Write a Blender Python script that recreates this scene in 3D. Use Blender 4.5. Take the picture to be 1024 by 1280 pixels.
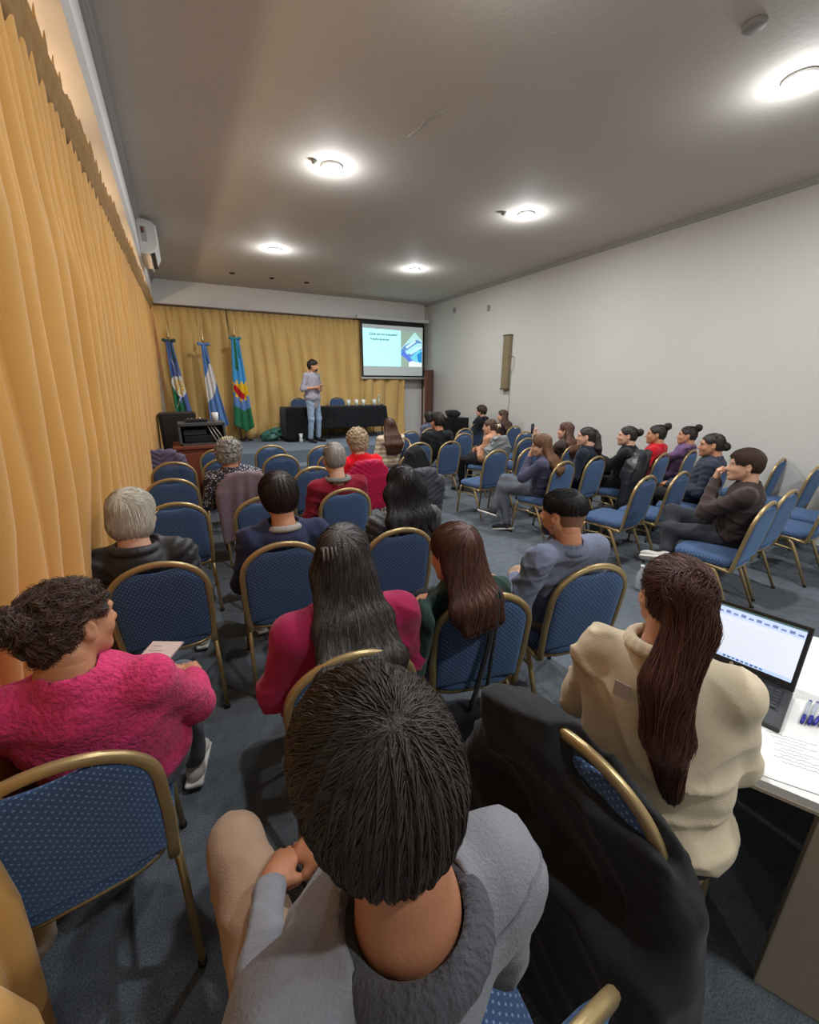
import bpy, bmesh, math, random
import numpy as np
from mathutils import Vector, Matrix
random.seed(7); rng = np.random.default_rng(7)
PI = math.pi
SC = bpy.context.scene
COL = SC.collection
for o in list(bpy.data.objects): bpy.data.objects.remove(o)

# ---------------------------------------------------------------- camera, world, exposure
cam = bpy.data.cameras.new('camera'); co = bpy.data.objects.new('camera', cam); COL.objects.link(co)
cam.sensor_fit = 'HORIZONTAL'; cam.sensor_width = 36; cam.lens = 18; cam.clip_start = .02
co.location = (0, 0, 1.75); co.rotation_euler = (math.radians(90-17.35), 0, math.radians(-27.9))
SC.camera = co
w = bpy.data.worlds.new('world'); SC.world = w; w.use_nodes = True
w.node_tree.nodes['Background'].inputs[0].default_value = (.62, .64, .66, 1)
w.node_tree.nodes['Background'].inputs[1].default_value = .25
SC.view_settings.view_transform = 'Standard'; SC.view_settings.look = 'None'
SC.view_settings.gamma = 1; SC.view_settings.use_curve_mapping = False
SC.view_settings.exposure = 0.35
LAMP_W = 38; COVE_W = 1.7

CEIL = 3.8; YB = 10.8; XR = 6.14; YN = -3.2; STG = .51; YS = 8.2
# lamps of the ceiling: a grid of recessed downlights (light comes from these lamps)
LAMPS = [(x, y) for y in (-.9, 1.94, 4.66, 7.6) for x in (1.6, 4.13)]
def area(name, loc, size, W, col=(1, 1, 1), rot=(0, 0, 0), sizey=None, spread=PI):
    l = bpy.data.lights.new(name, 'AREA'); l.energy = W; l.color = col; l.spread = spread
    l.shape = 'RECTANGLE' if sizey else 'DISK'; l.size = size
    if sizey: l.size_y = sizey
    o = bpy.data.objects.new(name, l); COL.objects.link(o); o.location = loc; o.rotation_euler = rot
    return o
for x, y in LAMPS:
    area('downlight_glow', (x, y, CEIL-.035), .15, LAMP_W, (.95, .98, 1.0))
    p = bpy.data.lights.new('lamp_spill', 'POINT'); p.energy = 8.5; p.shadow_soft_size = .04; p.color = (.93, .97, 1)
    o = bpy.data.objects.new('lamp_spill', p); COL.objects.link(o); o.location = (x, y, CEIL-.15)

# ---------------------------------------------------------------- materials
def nt(name):
    m = bpy.data.materials.new(name); m.use_nodes = True
    return m, m.node_tree, m.node_tree.nodes['Principled BSDF']
def N(t, typ, **kw):
    n = t.nodes.new(typ)
    for k, v in kw.items():
        if k.startswith('i_'): n.inputs[k[2:].replace('_', ' ')].default_value = v
        else: setattr(n, k, v)
    return n
def c4(c): return (c[0], c[1], c[2], 1)
def srgb(r, g, b): return tuple(((v/255)/12.92 if v/255 <= .04045 else ((v/255+.055)/1.055)**2.4) for v in (r, g, b))
_mc = {}
def mat(name, col, rough=.8, metal=0, scale=30, var=.15, bump=.1, bscale=None, sheen=0, spec=.3, stretch=(1, 1, 1), emit=None, sub=0, detail=4):
    if name in _mc: return _mc[name]
    m, t, b = nt(name)
    tc = N(t, 'ShaderNodeTexCoord'); mp = N(t, 'ShaderNodeMapping'); mp.inputs['Scale'].default_value = stretch
    t.links.new(tc.outputs['Object'], mp.inputs[0])
    n = N(t, 'ShaderNodeTexNoise', i_Scale=scale, i_Detail=detail); t.links.new(mp.outputs[0], n.inputs['Vector'])
    r = N(t, 'ShaderNodeMixRGB'); r.inputs[1].default_value = c4([c*(1-var) for c in col]); r.inputs[2].default_value = c4([min(1, c*(1+var)) for c in col])
    t.links.new(n.outputs['Fac'], r.inputs[0]); t.links.new(r.outputs[0], b.inputs['Base Color'])
    b.inputs['Roughness'].default_value = rough; b.inputs['Metallic'].default_value = metal
    b.inputs['Specular IOR Level'].default_value = spec
    if sheen: b.inputs['Sheen Weight'].default_value = sheen
    if sub: b.inputs['Subsurface Weight'].default_value = sub; b.inputs['Subsurface Radius'].default_value = (.02, .008, .004)
    if bump:
        n2 = N(t, 'ShaderNodeTexNoise', i_Scale=bscale or scale*3, i_Detail=3); t.links.new(mp.outputs[0], n2.inputs['Vector'])
        bp = N(t, 'ShaderNodeBump', i_Strength=bump, i_Distance=.01); t.links.new(n2.outputs['Fac'], bp.inputs['Height']); t.links.new(bp.outputs[0], b.inputs['Normal'])
    if emit: b.inputs['Emission Color'].default_value = c4(emit[0]); b.inputs['Emission Strength'].default_value = emit[1]
    _mc[name] = m; return m
def fabric(name, rgb, **k):
    k.setdefault('rough', .9); k.setdefault('scale', 14); k.setdefault('var', .18); k.setdefault('bump', .25); k.setdefault('bscale', 260); k.setdefault('sheen', .1); k.setdefault('spec', .15)
    return mat(name, srgb(*rgb), **k)
HC = {}
def hairm(name, rgb, var=.35):
    HC[name] = tuple(min(255, int(v*1.12+4)) for v in rgb); return mat(name, srgb(*rgb), rough=.42, scale=9, var=var, bump=.5, bscale=120, spec=.5, stretch=(3, 3, .6))
def strandm(name, rgb, var=.5):
    if name in _mc: return _mc[name]
    m, t, b = nt(name)
    a = N(t, 'ShaderNodeAttribute', attribute_name='tint')
    r = N(t, 'ShaderNodeMixRGB'); c = srgb(*rgb)
    r.inputs[1].default_value = c4([x*(1-var) for x in c]); r.inputs[2].default_value = c4([min(1, x*(1+var*1.6)) for x in c])
    t.links.new(a.outputs['Fac'], r.inputs[0]); t.links.new(r.outputs[0], b.inputs['Base Color'])
    b.inputs['Roughness'].default_value = .5; b.inputs['Specular IOR Level'].default_value = .35
    _mc[name] = m; return m
def skin(name, rgb): return mat(name, srgb(*rgb), rough=.52, scale=12, var=.12, bump=.08, bscale=180, spec=.35, sub=.08)
def plain(name, rgb, rough=.6, metal=0, emit=None, spec=.4): return mat(name, srgb(*rgb), rough=rough, metal=metal, scale=20, var=.05, bump=0, emit=emit, spec=spec)

def chair_fabric():
    m, t, b = nt('dotted blue upholstery')
    tc = N(t, 'ShaderNodeTexCoord'); mp = N(t, 'ShaderNodeMapping'); mp.inputs['Rotation'].default_value = (0, 0, .7)
    sx = N(t, 'ShaderNodeSeparateXYZ'); cx = N(t, 'ShaderNodeCombineXYZ'); ad = N(t, 'ShaderNodeMath', operation='ADD')
    t.links.new(tc.outputs['Object'], sx.inputs[0]); t.links.new(sx.outputs[0], cx.inputs[0])
    t.links.new(sx.outputs[1], ad.inputs[0]); t.links.new(sx.outputs[2], ad.inputs[1]); t.links.new(ad.outputs[0], cx.inputs[1])
    t.links.new(cx.outputs[0], mp.inputs[0])
    v = N(t, 'ShaderNodeTexVoronoi', voronoi_dimensions='2D', i_Scale=68, i_Randomness=.12); t.links.new(mp.outputs[0], v.inputs['Vector'])
    lt = N(t, 'ShaderNodeMath', operation='LESS_THAN'); lt.inputs[1].default_value = .19; t.links.new(v.outputs['Distance'], lt.inputs[0])
    n = N(t, 'ShaderNodeTexNoise', i_Scale=300, i_Detail=2)
    t.links.new(tc.outputs['Object'], n.inputs['Vector'])
    r0 = N(t, 'ShaderNodeMixRGB'); r0.inputs[1].default_value = c4(srgb(38, 56, 88)); r0.inputs[2].default_value = c4(srgb(64, 86, 120)); t.links.new(n.outputs['Fac'], r0.inputs[0])
    r = N(t, 'ShaderNodeMixRGB'); r.inputs[2].default_value = c4(srgb(112, 130, 160)); t.links.new(r0.outputs[0], r.inputs[1]); t.links.new(lt.outputs[0], r.inputs[0])
    t.links.new(r.outputs[0], b.inputs['Base Color']); b.inputs['Roughness'].default_value = .85; b.inputs['Sheen Weight'].default_value = .5
    b.inputs['Sheen Tint'].default_value = c4(srgb(150, 190, 240)); b.inputs['Specular IOR Level'].default_value = .2
    bp = N(t, 'ShaderNodeBump', i_Strength=.2, i_Distance=.005); t.links.new(n.outputs['Fac'], bp.inputs['Height']); t.links.new(bp.outputs[0], b.inputs['Normal'])
    return m
def carpet_mat():
    m, t, b = nt('blue grey carpet')
    tc = N(t, 'ShaderNodeTexCoord')
    n1 = N(t, 'ShaderNodeTexNoise', i_Scale=1.3, i_Detail=3); n2 = N(t, 'ShaderNodeTexNoise', i_Scale=170, i_Detail=3)
    n3 = N(t, 'ShaderNodeTexNoise', i_Scale=14, i_Detail=5)
    for n in (n1, n2, n3): t.links.new(tc.outputs['Object'], n.inputs['Vector'])
    r1 = N(t, 'ShaderNodeMixRGB'); r1.inputs[1].default_value = c4(srgb(86, 92, 99)); r1.inputs[2].default_value = c4(srgb(110, 116, 122)); t.links.new(n1.outputs['Fac'], r1.inputs[0])
    rr = N(t, 'ShaderNodeMapRange'); rr.inputs['From Min'].default_value = .3; rr.inputs['From Max'].default_value = .7; rr.inputs['To Min'].default_value = .62; rr.inputs['To Max'].default_value = 1.25
    t.links.new(n2.outputs['Fac'], rr.inputs[0])
    r2 = N(t, 'ShaderNodeMixRGB', blend_type='MULTIPLY'); r2.inputs[0].default_value = 1
    t.links.new(r1.outputs[0], r2.inputs[1]); t.links.new(rr.outputs[0], r2.inputs[2])
    r3 = N(t, 'ShaderNodeMixRGB', blend_type='OVERLAY'); r3.inputs[0].default_value = .35; t.links.new(r2.outputs[0], r3.inputs[1]); t.links.new(n3.outputs['Fac'], r3.inputs[2])
    t.links.new(r3.outputs[0], b.inputs['Base Color']); b.inputs['Roughness'].default_value = .95; b.inputs['Specular IOR Level'].default_value = .1
    bp = N(t, 'ShaderNodeBump', i_Strength=.7, i_Distance=.01); t.links.new(n2.outputs['Fac'], bp.inputs['Height']); t.links.new(bp.outputs[0], b.inputs['Normal'])
    return m
def plaster(name, rgb, var=.06, scale=1.2):
    m, t, b = nt(name)
    tc = N(t, 'ShaderNodeTexCoord'); n = N(t, 'ShaderNodeTexNoise', i_Scale=scale, i_Detail=6); n2 = N(t, 'ShaderNodeTexNoise', i_Scale=26, i_Detail=4)
    t.links.new(tc.outputs['Object'], n.inputs['Vector']); t.links.new(tc.outputs['Object'], n2.inputs['Vector'])
    c = srgb(*rgb); r = N(t, 'ShaderNodeMixRGB'); r.inputs[1].default_value = c4([x*(1-var) for x in c]); r.inputs[2].default_value = c4([min(1, x*(1+var)) for x in c])
    t.links.new(n.outputs['Fac'], r.inputs[0]); t.links.new(r.outputs[0], b.inputs['Base Color']); b.inputs['Roughness'].default_value = .75; b.inputs['Specular IOR Level'].default_value = .25
    bp = N(t, 'ShaderNodeBump', i_Strength=.12, i_Distance=.02); t.links.new(n2.outputs['Fac'], bp.inputs['Height']); t.links.new(bp.outputs[0], b.inputs['Normal'])
    return m
def curtain_mat(name, rgb, trans=.25):
    m, t, b = nt(name)
    tc = N(t, 'ShaderNodeTexCoord'); n = N(t, 'ShaderNodeTexNoise', i_Scale=220, i_Detail=3); t.links.new(tc.outputs['Object'], n.inputs['Vector'])
    n1 = N(t, 'ShaderNodeTexNoise', i_Scale=2, i_Detail=4); t.links.new(tc.outputs['Object'], n1.inputs['Vector'])
    c = srgb(*rgb); r = N(t, 'ShaderNodeMixRGB'); r.inputs[1].default_value = c4([x*.88 for x in c]); r.inputs[2].default_value = c4([min(1, x*1.1) for x in c])
    t.links.new(n1.outputs['Fac'], r.inputs[0]); t.links.new(r.outputs[0], b.inputs['Base Color'])
    b.inputs['Roughness'].default_value = .8; b.inputs['Sheen Weight'].default_value = .25; b.inputs['Specular IOR Level'].default_value = .2
    bp = N(t, 'ShaderNodeBump', i_Strength=.2, i_Distance=.004); t.links.new(n.outputs['Fac'], bp.inputs['Height']); t.links.new(bp.outputs[0], b.inputs['Normal'])
    tr = N(t, 'ShaderNodeBsdfTranslucent'); t.links.new(r.outputs[0], tr.inputs[0]); mx = N(t, 'ShaderNodeMixShader'); mx.inputs[0].default_value = trans
    out = t.nodes['Material Output']; t.links.new(b.outputs[0], mx.inputs[1]); t.links.new(tr.outputs[0], mx.inputs[2]); t.links.new(mx.outputs[0], out.inputs[0])
    return m
def wood(name, rgb):
    m, t, b = nt(name)
    tc = N(t, 'ShaderNodeTexCoord'); mp = N(t, 'ShaderNodeMapping'); mp.inputs['Scale'].default_value = (6, 6, .6); t.links.new(tc.outputs['Object'], mp.inputs[0])
    n = N(t, 'ShaderNodeTexNoise', i_Scale=4, i_Detail=8, i_Distortion=1.2); t.links.new(mp.outputs[0], n.inputs['Vector'])
    c = srgb(*rgb); r = N(t, 'ShaderNodeMixRGB'); r.inputs[1].default_value = c4([x*.6 for x in c]); r.inputs[2].default_value = c4([min(1, x*1.3) for x in c])
    t.links.new(n.outputs['Fac'], r.inputs[0]); t.links.new(r.outputs[0], b.inputs['Base Color']); b.inputs['Roughness'].default_value = .4
    return m
GOLD = mat('aged gold paint', srgb(176, 152, 108), rough=.34, metal=.6, scale=25, var=.12, bump=.05, spec=.5)
BLUE = chair_fabric()
BLACK = plain('black plastic', (22, 22, 24), rough=.45)
WHITE = plain('white plastic', (225, 225, 222), rough=.35)
CHROME = plain('chrome', (190, 190, 190), rough=.15, metal=1)

# ---------------------------------------------------------------- object helpers
def clean(me):
    me.validate(clean_customdata=False); me.update()
def obj(name, verts, faces, m=None, parent=None, smooth=True, loc=None, mats=None, midx=None, attr=None):
    me = bpy.data.meshes.new(name)
    verts = np.asarray(verts, dtype=np.float32).reshape(-1, 3)
    if isinstance(faces, np.ndarray):
        k = faces.shape[1]; nf = len(faces)
        me.vertices.add(len(verts)); me.vertices.foreach_set('co', verts.ravel())
        me.loops.add(nf*k); me.loops.foreach_set('vertex_index', faces.astype(np.int32).ravel())
        me.polygons.add(nf); me.polygons.foreach_set('loop_start', np.arange(0, nf*k, k, dtype=np.int32))
        me.update(calc_edges=True)
    else:
        me.from_pydata([tuple(map(float, v)) for v in verts], [], faces); me.update()
    for x in (mats or [m]):
        if x: me.materials.append(x)
    if midx is not None: me.polygons.foreach_set('material_index', np.asarray(midx, dtype=np.int32))
    if smooth: me.polygons.foreach_set('use_smooth', [True]*len(me.polygons))
    if attr is not None:
        a = me.attributes.new('tint', 'FLOAT', 'POINT'); a.data.foreach_set('value', np.asarray(attr, dtype=np.float32))
    o = bpy.data.objects.new(name, me); COL.objects.link(o)
    if parent: o.parent = parent
    if loc is not None: o.location = loc
    return o
def tag(o, label, cat, group=None, kind=None):
    if label: o['label'] = label
    if cat: o['category'] = cat
    if group: o['group'] = group
    if kind: o['kind'] = kind
    return o
def thing(name, label, cat, loc=(0, 0, 0), rotz=0, group=None):
    o = bpy.data.objects.new(name, None); COL.objects.link(o); o.location = loc; o.rotation_euler = (0, 0, rotz); o.empty_display_size = .1
    return tag(o, label, cat, group)
def struct(o): o['kind'] = 'structure'; return o
class MB:
    def __init__(s): s.v = []; s.f = []; s.n = 0
    def add(s, v, f):
        v = np.asarray(v, dtype=float).reshape(-1, 3); s.v.append(v)
        for q in f: s.f.append([i+s.n for i in q])
        s.n += len(v); return s
    def box(s, lo, hi, b=0.0):
        lo = np.array(lo, float); hi = np.array(hi, float)
        if b <= 0:
            v = [(x, y, z) for z in (lo[2], hi[2]) for y in (lo[1], hi[1]) for x in (lo[0], hi[0])]
            return s.add(v, [(0, 2, 3, 1), (4, 5, 7, 6), (0, 1, 5, 4), (1, 3, 7, 5), (3, 2, 6, 7), (2, 0, 4, 6)])
        bm = bmesh.new(); bmesh.ops.create_cube(bm, size=1)
        for q in bm.verts: q.co = Vector([(lo[i]+hi[i])/2+q.co[i]*(hi[i]-lo[i]) for i in range(3)])
        bmesh.ops.bevel(bm, geom=list(bm.edges), offset=b, segments=2, affect='EDGES', profile=.6)
        bm.verts.index_update(); r = s.add([tuple(q.co) for q in bm.verts], [[q.index for q in f.verts] for f in bm.faces]); bm.free(); return r
    def sweep(s, pts, rx, ry=None, n=8, closed=False, up=(1, 0, 0), power=2.0, cap=True):
        ry = ry if ry is not None else rx
        P = np.array(pts, float); m = len(P); rxs = np.broadcast_to(rx, m); rys = np.broadcast_to(ry, m)
        T = np.zeros_like(P)
        for i in range(m):
            a = P[(i-1) % m] if closed or i > 0 else P[i]; b = P[(i+1) % m] if closed or i < m-1 else P[i]
            d = b-a; T[i] = d/(np.linalg.norm(d)+1e-9)
        u = np.array(up, float); V = []
        for i in range(m):
            u = u-T[i]*np.dot(u, T[i])
            if np.linalg.norm(u) < 1e-4: u = np.cross(T[i], (0.3, .5, .8))
            u /= np.linalg.norm(u); w_ = np.cross(T[i], u)
            for k in range(n):
                a = 2*PI*k/n; ca, sa = math.cos(a), math.sin(a)
                ca = math.copysign(abs(ca)**(2/power), ca); sa = math.copysign(abs(sa)**(2/power), sa)
                V.append(P[i]+u*ca*rxs[i]+w_*sa*rys[i])
        F = []
        for i in range(m if closed else m-1):
            j = (i+1) % m
            for k in range(n): k2 = (k+1) % n; F.append((i*n+k, i*n+k2, j*n+k2, j*n+k))
        if not closed and cap: F.append(tuple(range(n))[::-1]); F.append(tuple((m-1)*n+k for k in range(n)))
        return s.add(V, F)
    def lathe(s, prof, c=(0, 0, 0), n=16, axis='z'):
        V = []; F = []; m = len(prof)
        for r, h in prof:
            for k in range(n):
                a = 2*PI*k/n; x, y, z = r*math.cos(a), r*math.sin(a), h
                p = (x, y, z) if axis == 'z' else ((z, x, y) if axis == 'x' else (y, z, x))
                V.append((c[0]+p[0], c[1]+p[1], c[2]+p[2]))
        for i in range(m-1):
            for k in range(n): k2 = (k+1) % n; F.append((i*n+k, i*n+k2, (i+1)*n+k2, (i+1)*n+k))
        F.append(tuple(range(n))[::-1]); F.append(tuple((m-1)*n+k for k in range(n)))
        return s.add(V, F)
    def obj(s, name, m, parent=None, smooth=False, **k):
        return obj(name, np.concatenate(s.v), s.f, m, parent, smooth, **k)
def grid_faces(nu, nv, flip=False):
    i = np.arange(nu-1)[:, None]*nv+np.arange(nv-1)[None, :]; i = i.ravel()
    f = np.stack([i, i+nv, i+nv+1, i+1], 1)
    return f[:, ::-1].copy() if flip else f
def shade_auto(o, ang=.6):
    me = o.data; bm = bmesh.new(); bm.from_mesh(me)
    for f in bm.faces: f.smooth = True
    for e in bm.edges:
        if len(e.link_faces) == 2 and e.calc_face_angle(0) > ang: e.smooth = False
    bm.to_mesh(me); bm.free(); return o

# ---------------------------------------------------------------- distance field modeller (one smooth surface out of tapered limbs)
def rotm(yaw=0, pitch=0, roll=0):
    return np.array(Matrix.Rotation(yaw, 3, 'Z') @ Matrix.Rotation(pitch, 3, 'X') @ Matrix.Rotation(roll, 3, 'Y'))
class S:
    def __init__(s): s.p = []; s.disp = None; s.amp = 0
    def cone(s, a, b, ra, rb=None, k=.02, op='u', fl=None):
        "tapered limb; fl=(unit axis, factor) squashes it along that axis"
        s.p.append(('c', np.array(a, float), np.array(b, float), ra, rb if rb is not None else ra, k, op, fl)); return s
    def ell(s, c, r, R=None, k=.02, op='u'):
        if np.isscalar(r): r = (r, r, r)
        s.p.append(('e', np.array(c, float), np.array(r, float), np.eye(3) if R is None else R, 0, k, op, None)); return s
    def box(s, c, h, R=None, rnd=.02, k=.02, op='u'):
        s.p.append(('b', np.array(c, float), np.array(h, float), np.eye(3) if R is None else R, rnd, k, op, None)); return s
    def xf(s, M, o):
        "return prims moved by rotation M and offset o"
        q = S(); q.disp = s.disp; q.amp = s.amp
        for t, a, b, c, d, k, op, fl in s.p:
            if t == 'c': q.p.append((t, M@a+o, M@b+o, c, d, k, op, None if fl is None else (M@np.array(fl[0], float), fl[1])))
            else: q.p.append((t, M@a+o, b, M@c, d, k, op, fl))
        return q
    def join(s, q): s.p += q.p; return s
    @staticmethod
    def d(pr, x, y, z):
        t, a, b, c, e, k, op, fl = pr
        if t == 'c':
            ba = b-a; L = max(1e-9, ba@ba); px, py, pz = x-a[0], y-a[1], z-a[2]
            h = np.clip((px*ba[0]+py*ba[1]+pz*ba[2])/L, 0, 1)
            qx, qy, qz = px-h*ba[0], py-h*ba[1], pz-h*ba[2]
            if fl is not None:
                n, fct = fl; n = np.asarray(n, float); dn = (qx*n[0]+qy*n[1]+qz*n[2])*(1/fct-1)
                qx, qy, qz = qx+dn*n[0], qy+dn*n[1], qz+dn*n[2]
                return (np.sqrt(qx*qx+qy*qy+qz*qz)-(c+(e-c)*h))*max(.5, fct)
            return np.sqrt(qx*qx+qy*qy+qz*qz)-(c+(e-c)*h)
        R = c; px, py, pz = x-a[0], y-a[1], z-a[2]
        u = px*R[0, 0]+py*R[1, 0]+pz*R[2, 0]; v = px*R[0, 1]+py*R[1, 1]+pz*R[2, 1]; w_ = px*R[0, 2]+py*R[1, 2]+pz*R[2, 2]
        if t == 'e':
            k0 = np.sqrt((u/b[0])**2+(v/b[1])**2+(w_/b[2])**2); k1 = np.sqrt((u/b[0]**2)**2+(v/b[1]**2)**2+(w_/b[2]**2)**2)
            return k0*(k0-1)/np.maximum(k1, 1e-6)
        r = e; u, v, w_ = np.abs(u)-b[0]+r, np.abs(v)-b[1]+r, np.abs(w_)-b[2]+r
        return np.sqrt(np.maximum(u, 0)**2+np.maximum(v, 0)**2+np.maximum(w_, 0)**2)+np.minimum(np.maximum(u, np.maximum(v, w_)), 0)-r
    @staticmethod
    def mix(D, q, k, op):
        if op == 'u':
            h = np.clip(.5+.5*(D-q)/k, 0, 1); return D*(1-h)+q*h-k*h*(1-h)
        q = -q; h = np.clip(.5-.5*(D-q)/k, 0, 1); return D*(1-h)+q*h+k*h*(1-h)
    def bb(s, pr):
        t, a, b, c, e, k, op, fl = pr
        if t == 'c': r = max(c, e)*(1 if fl is None else max(1, fl[1])); return np.minimum(a, b)-r, np.maximum(a, b)+r
        r = np.abs(c)@b; return a-r, a+r
    def ev(s, P):
        D = np.full(P.shape[:-1], 1., dtype=float); x, y, z = P[..., 0], P[..., 1], P[..., 2]
        for pr in s.p: D = s.mix(D, s.d(pr, x, y, z), pr[5], pr[6])
        if s.disp: D = D-s.disp(x, y, z)
        return D
    def mesh(s, h, clipz=None):
        lo = np.full(3, 1e9); hi = -lo
        for pr in s.p:
            if pr[6] == 'u': a, b = s.bb(pr); lo = np.minimum(lo, a); hi = np.maximum(hi, b)
        mg = 2.5*h+s.amp+.004; lo -= mg; hi += mg
        n = np.ceil((hi-lo)/h).astype(int)+1
        ax = [(lo[i]+h*np.arange(n[i])).astype(np.float32) for i in range(3)]
        D = np.full(n, .2, dtype=np.float32)
        for pr in s.p:
            a, b = s.bb(pr); m = max(pr[5], .01)+2*h+s.amp
            i0 = np.maximum(0, np.floor((a-m-lo)/h).astype(int)); i1 = np.minimum(n, np.ceil((b+m-lo)/h).astype(int)+1)
            if (i1 <= i0).any(): continue
            sl = tuple(slice(i0[i], i1[i]) for i in range(3))
            x = ax[0][sl[0]][:, None, None]; y = ax[1][sl[1]][None, :, None]; z = ax[2][sl[2]][None, None, :]
            D[sl] = s.mix(D[sl], s.d(pr, x, y, z).astype(np.float32), pr[5], pr[6])
        if s.disp:
            I = np.nonzero(np.abs(D) < s.amp*1.6+2*h); D[I] -= s.disp(ax[0][I[0]], ax[1][I[1]], ax[2][I[2]]).astype(np.float32)
        return nets(D, lo, h)
def nets(D, lo, h):
    ins = D < 0; nx, ny, nz = D.shape
    c = [ins[i:nx-1+i, j:ny-1+j, k:nz-1+k] for i in (0, 1) for j in (0, 1) for k in (0, 1)]
    sm = sum(q.astype(np.int8) for q in c); I = np.nonzero((sm > 0) & (sm < 8)); m = len(I[0])
    idx = np.full((nx-1, ny-1, nz-1), -1, dtype=np.int32); idx[I] = np.arange(m)
    base = np.stack(I, 1); acc = np.zeros((m, 3)); cnt = np.zeros(m)
    offs = [(i, j, k) for i in (0, 1) for j in (0, 1) for k in (0, 1)]
    for a in range(8):
        for b in range(a+1, 8):
            oa, ob = offs[a], offs[b]
            if sum(abs(oa[i]-ob[i]) for i in range(3)) != 1: continue
            va = D[I[0]+oa[0], I[1]+oa[1], I[2]+oa[2]]; vb = D[I[0]+ob[0], I[1]+ob[1], I[2]+ob[2]]
            cr = (va < 0) != (vb < 0); t = np.where(cr, va/np.where(cr, va-vb, 1), 0)
            pt = np.array(oa)+t[:, None]*(np.array(ob)-np.array(oa)); acc += pt*cr[:, None]; cnt += cr
    V = lo+(base+acc/cnt[:, None])*h
    F = []
    for ax_ in range(3):
        sl0 = [slice(1, -1)]*3; sl0[ax_] = slice(0, -1); sl1 = [slice(1, -1)]*3; sl1[ax_] = slice(1, None)
        A = ins[tuple(sl0)]; B = ins[tuple(sl1)]; E = np.nonzero(A != B)
        if not len(E[0]): continue
        off = [1, 1, 1]; off[ax_] = 0
        p = [E[i]+off[i] for i in range(3)]; flip = A[E]
        u, v = (ax_+1) % 3, (ax_+2) % 3
        def g(du, dv):
            q = [p[0].copy(), p[1].copy(), p[2].copy()]; q[u] = q[u]-du; q[v] = q[v]-dv
            return idx[q[0], q[1], q[2]]
        a, b, cc, d = g(1, 1), g(0, 1), g(0, 0), g(1, 0)
        q = np.stack([a, b, cc, d], 1); q[~flip] = q[~flip][:, ::-1]; F.append(q)
    F = np.concatenate(F); F = F[(F >= 0).all(1)]
    return V.astype(np.float32), F
def sdf_obj(name, s, h, m, parent=None, **k):
    V, F = s.mesh(h)
    if len(F) == 0: return None
    return obj(name, V, F, m, parent, True, **k)
def wrinkle(amp=.009, f=18, seed=0):
    "soft cloth folds: sharp ridges along warped directions that fade in and out"
    r = np.random.default_rng(seed); K = []
    for i in range(4):
        d = r.normal(0, 1, 3)*np.array([1, .8, 1.1]); d /= np.linalg.norm(d); g = r.normal(0, 1, 3); g *= .55*f/np.linalg.norm(g); m = r.normal(0, 1, 3); m *= .45*f/np.linalg.norm(m)
        K.append((d*f*r.uniform(.8, 1.5), g, m, r.uniform(0, 6.28, 3)))
    def fn(x, y, z):
        v = 0
        for d, g, m, p in K:
            q = d[0]*x+d[1]*y+d[2]*z+p[0]+1.6*np.sin(g[0]*x+g[1]*y+g[2]*z+p[1]); w_ = .5+.5*np.sin(m[0]*x+m[1]*y+m[2]*z+p[2])
            v = v+w_*((1-np.abs(np.sin(q)))**2.5-.2)
        return amp*v
    return fn
def quilt(amp=.008, f=70, seed=0):
    w0 = wrinkle(.004, 16, seed)
    def fn(x, y, z): return amp*(1.5*np.sqrt(np.abs(np.sin((z-.7*np.abs(x)+.012*np.sin(11*x+3*y))*f)))-1.1)+w0(x, y, z)
    return fn
# ---------------------------------------------------------------- the room
def fx(y): return -.205-.009*(y-3)          # face of the boxed beam above the curtain (it drifts a little outwards)
CARPET = carpet_mat()
struct(MB().box((-.95, YN, -.1), (XR+.15, YB+.15, 0)).obj('floor', CARPET))
PL = plaster('ceiling plaster', (206, 199, 190), .08, .9)
struct(MB().box((-.95, YN, CEIL), (XR+.15, YB+.15, CEIL+.1)).obj('ceiling', PL))
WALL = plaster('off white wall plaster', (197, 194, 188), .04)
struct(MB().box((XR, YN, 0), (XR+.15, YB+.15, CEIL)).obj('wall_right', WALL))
WALLB = plaster('brightened back wall plaster', (232, 231, 228), .03)  # lighter than the other walls, standing in for light missing near the stage
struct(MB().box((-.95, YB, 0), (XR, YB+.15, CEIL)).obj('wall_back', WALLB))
struct(MB().box((-.95, YN, 0), (-.82, YB, CEIL)).obj('wall_left', WALL))
struct(MB().box((-.95, YN-.15, 0), (XR+.15, YN, CEIL)).obj('wall_front', WALL))
# boxed beam: fascia and soffit along the left side, and above the stage curtain
ys = np.linspace(YN, YB, 40)
pr = [(0, CEIL), (0, 3.34), (-.03, 3.31), (-.62, 3.31), (-.62, CEIL)]
V = [(fx(y)+p[0], y, p[1]) for y in ys for p in pr]; n = len(pr)
F = [(i*n+k, i*n+k+1, (i+1)*n+k+1, (i+1)*n+k) for i in range(len(ys)-1) for k in range(n-1)]
struct(obj('trim_1', V, F, plaster('white beam plaster', (222, 220, 216), .03), smooth=False))
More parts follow.
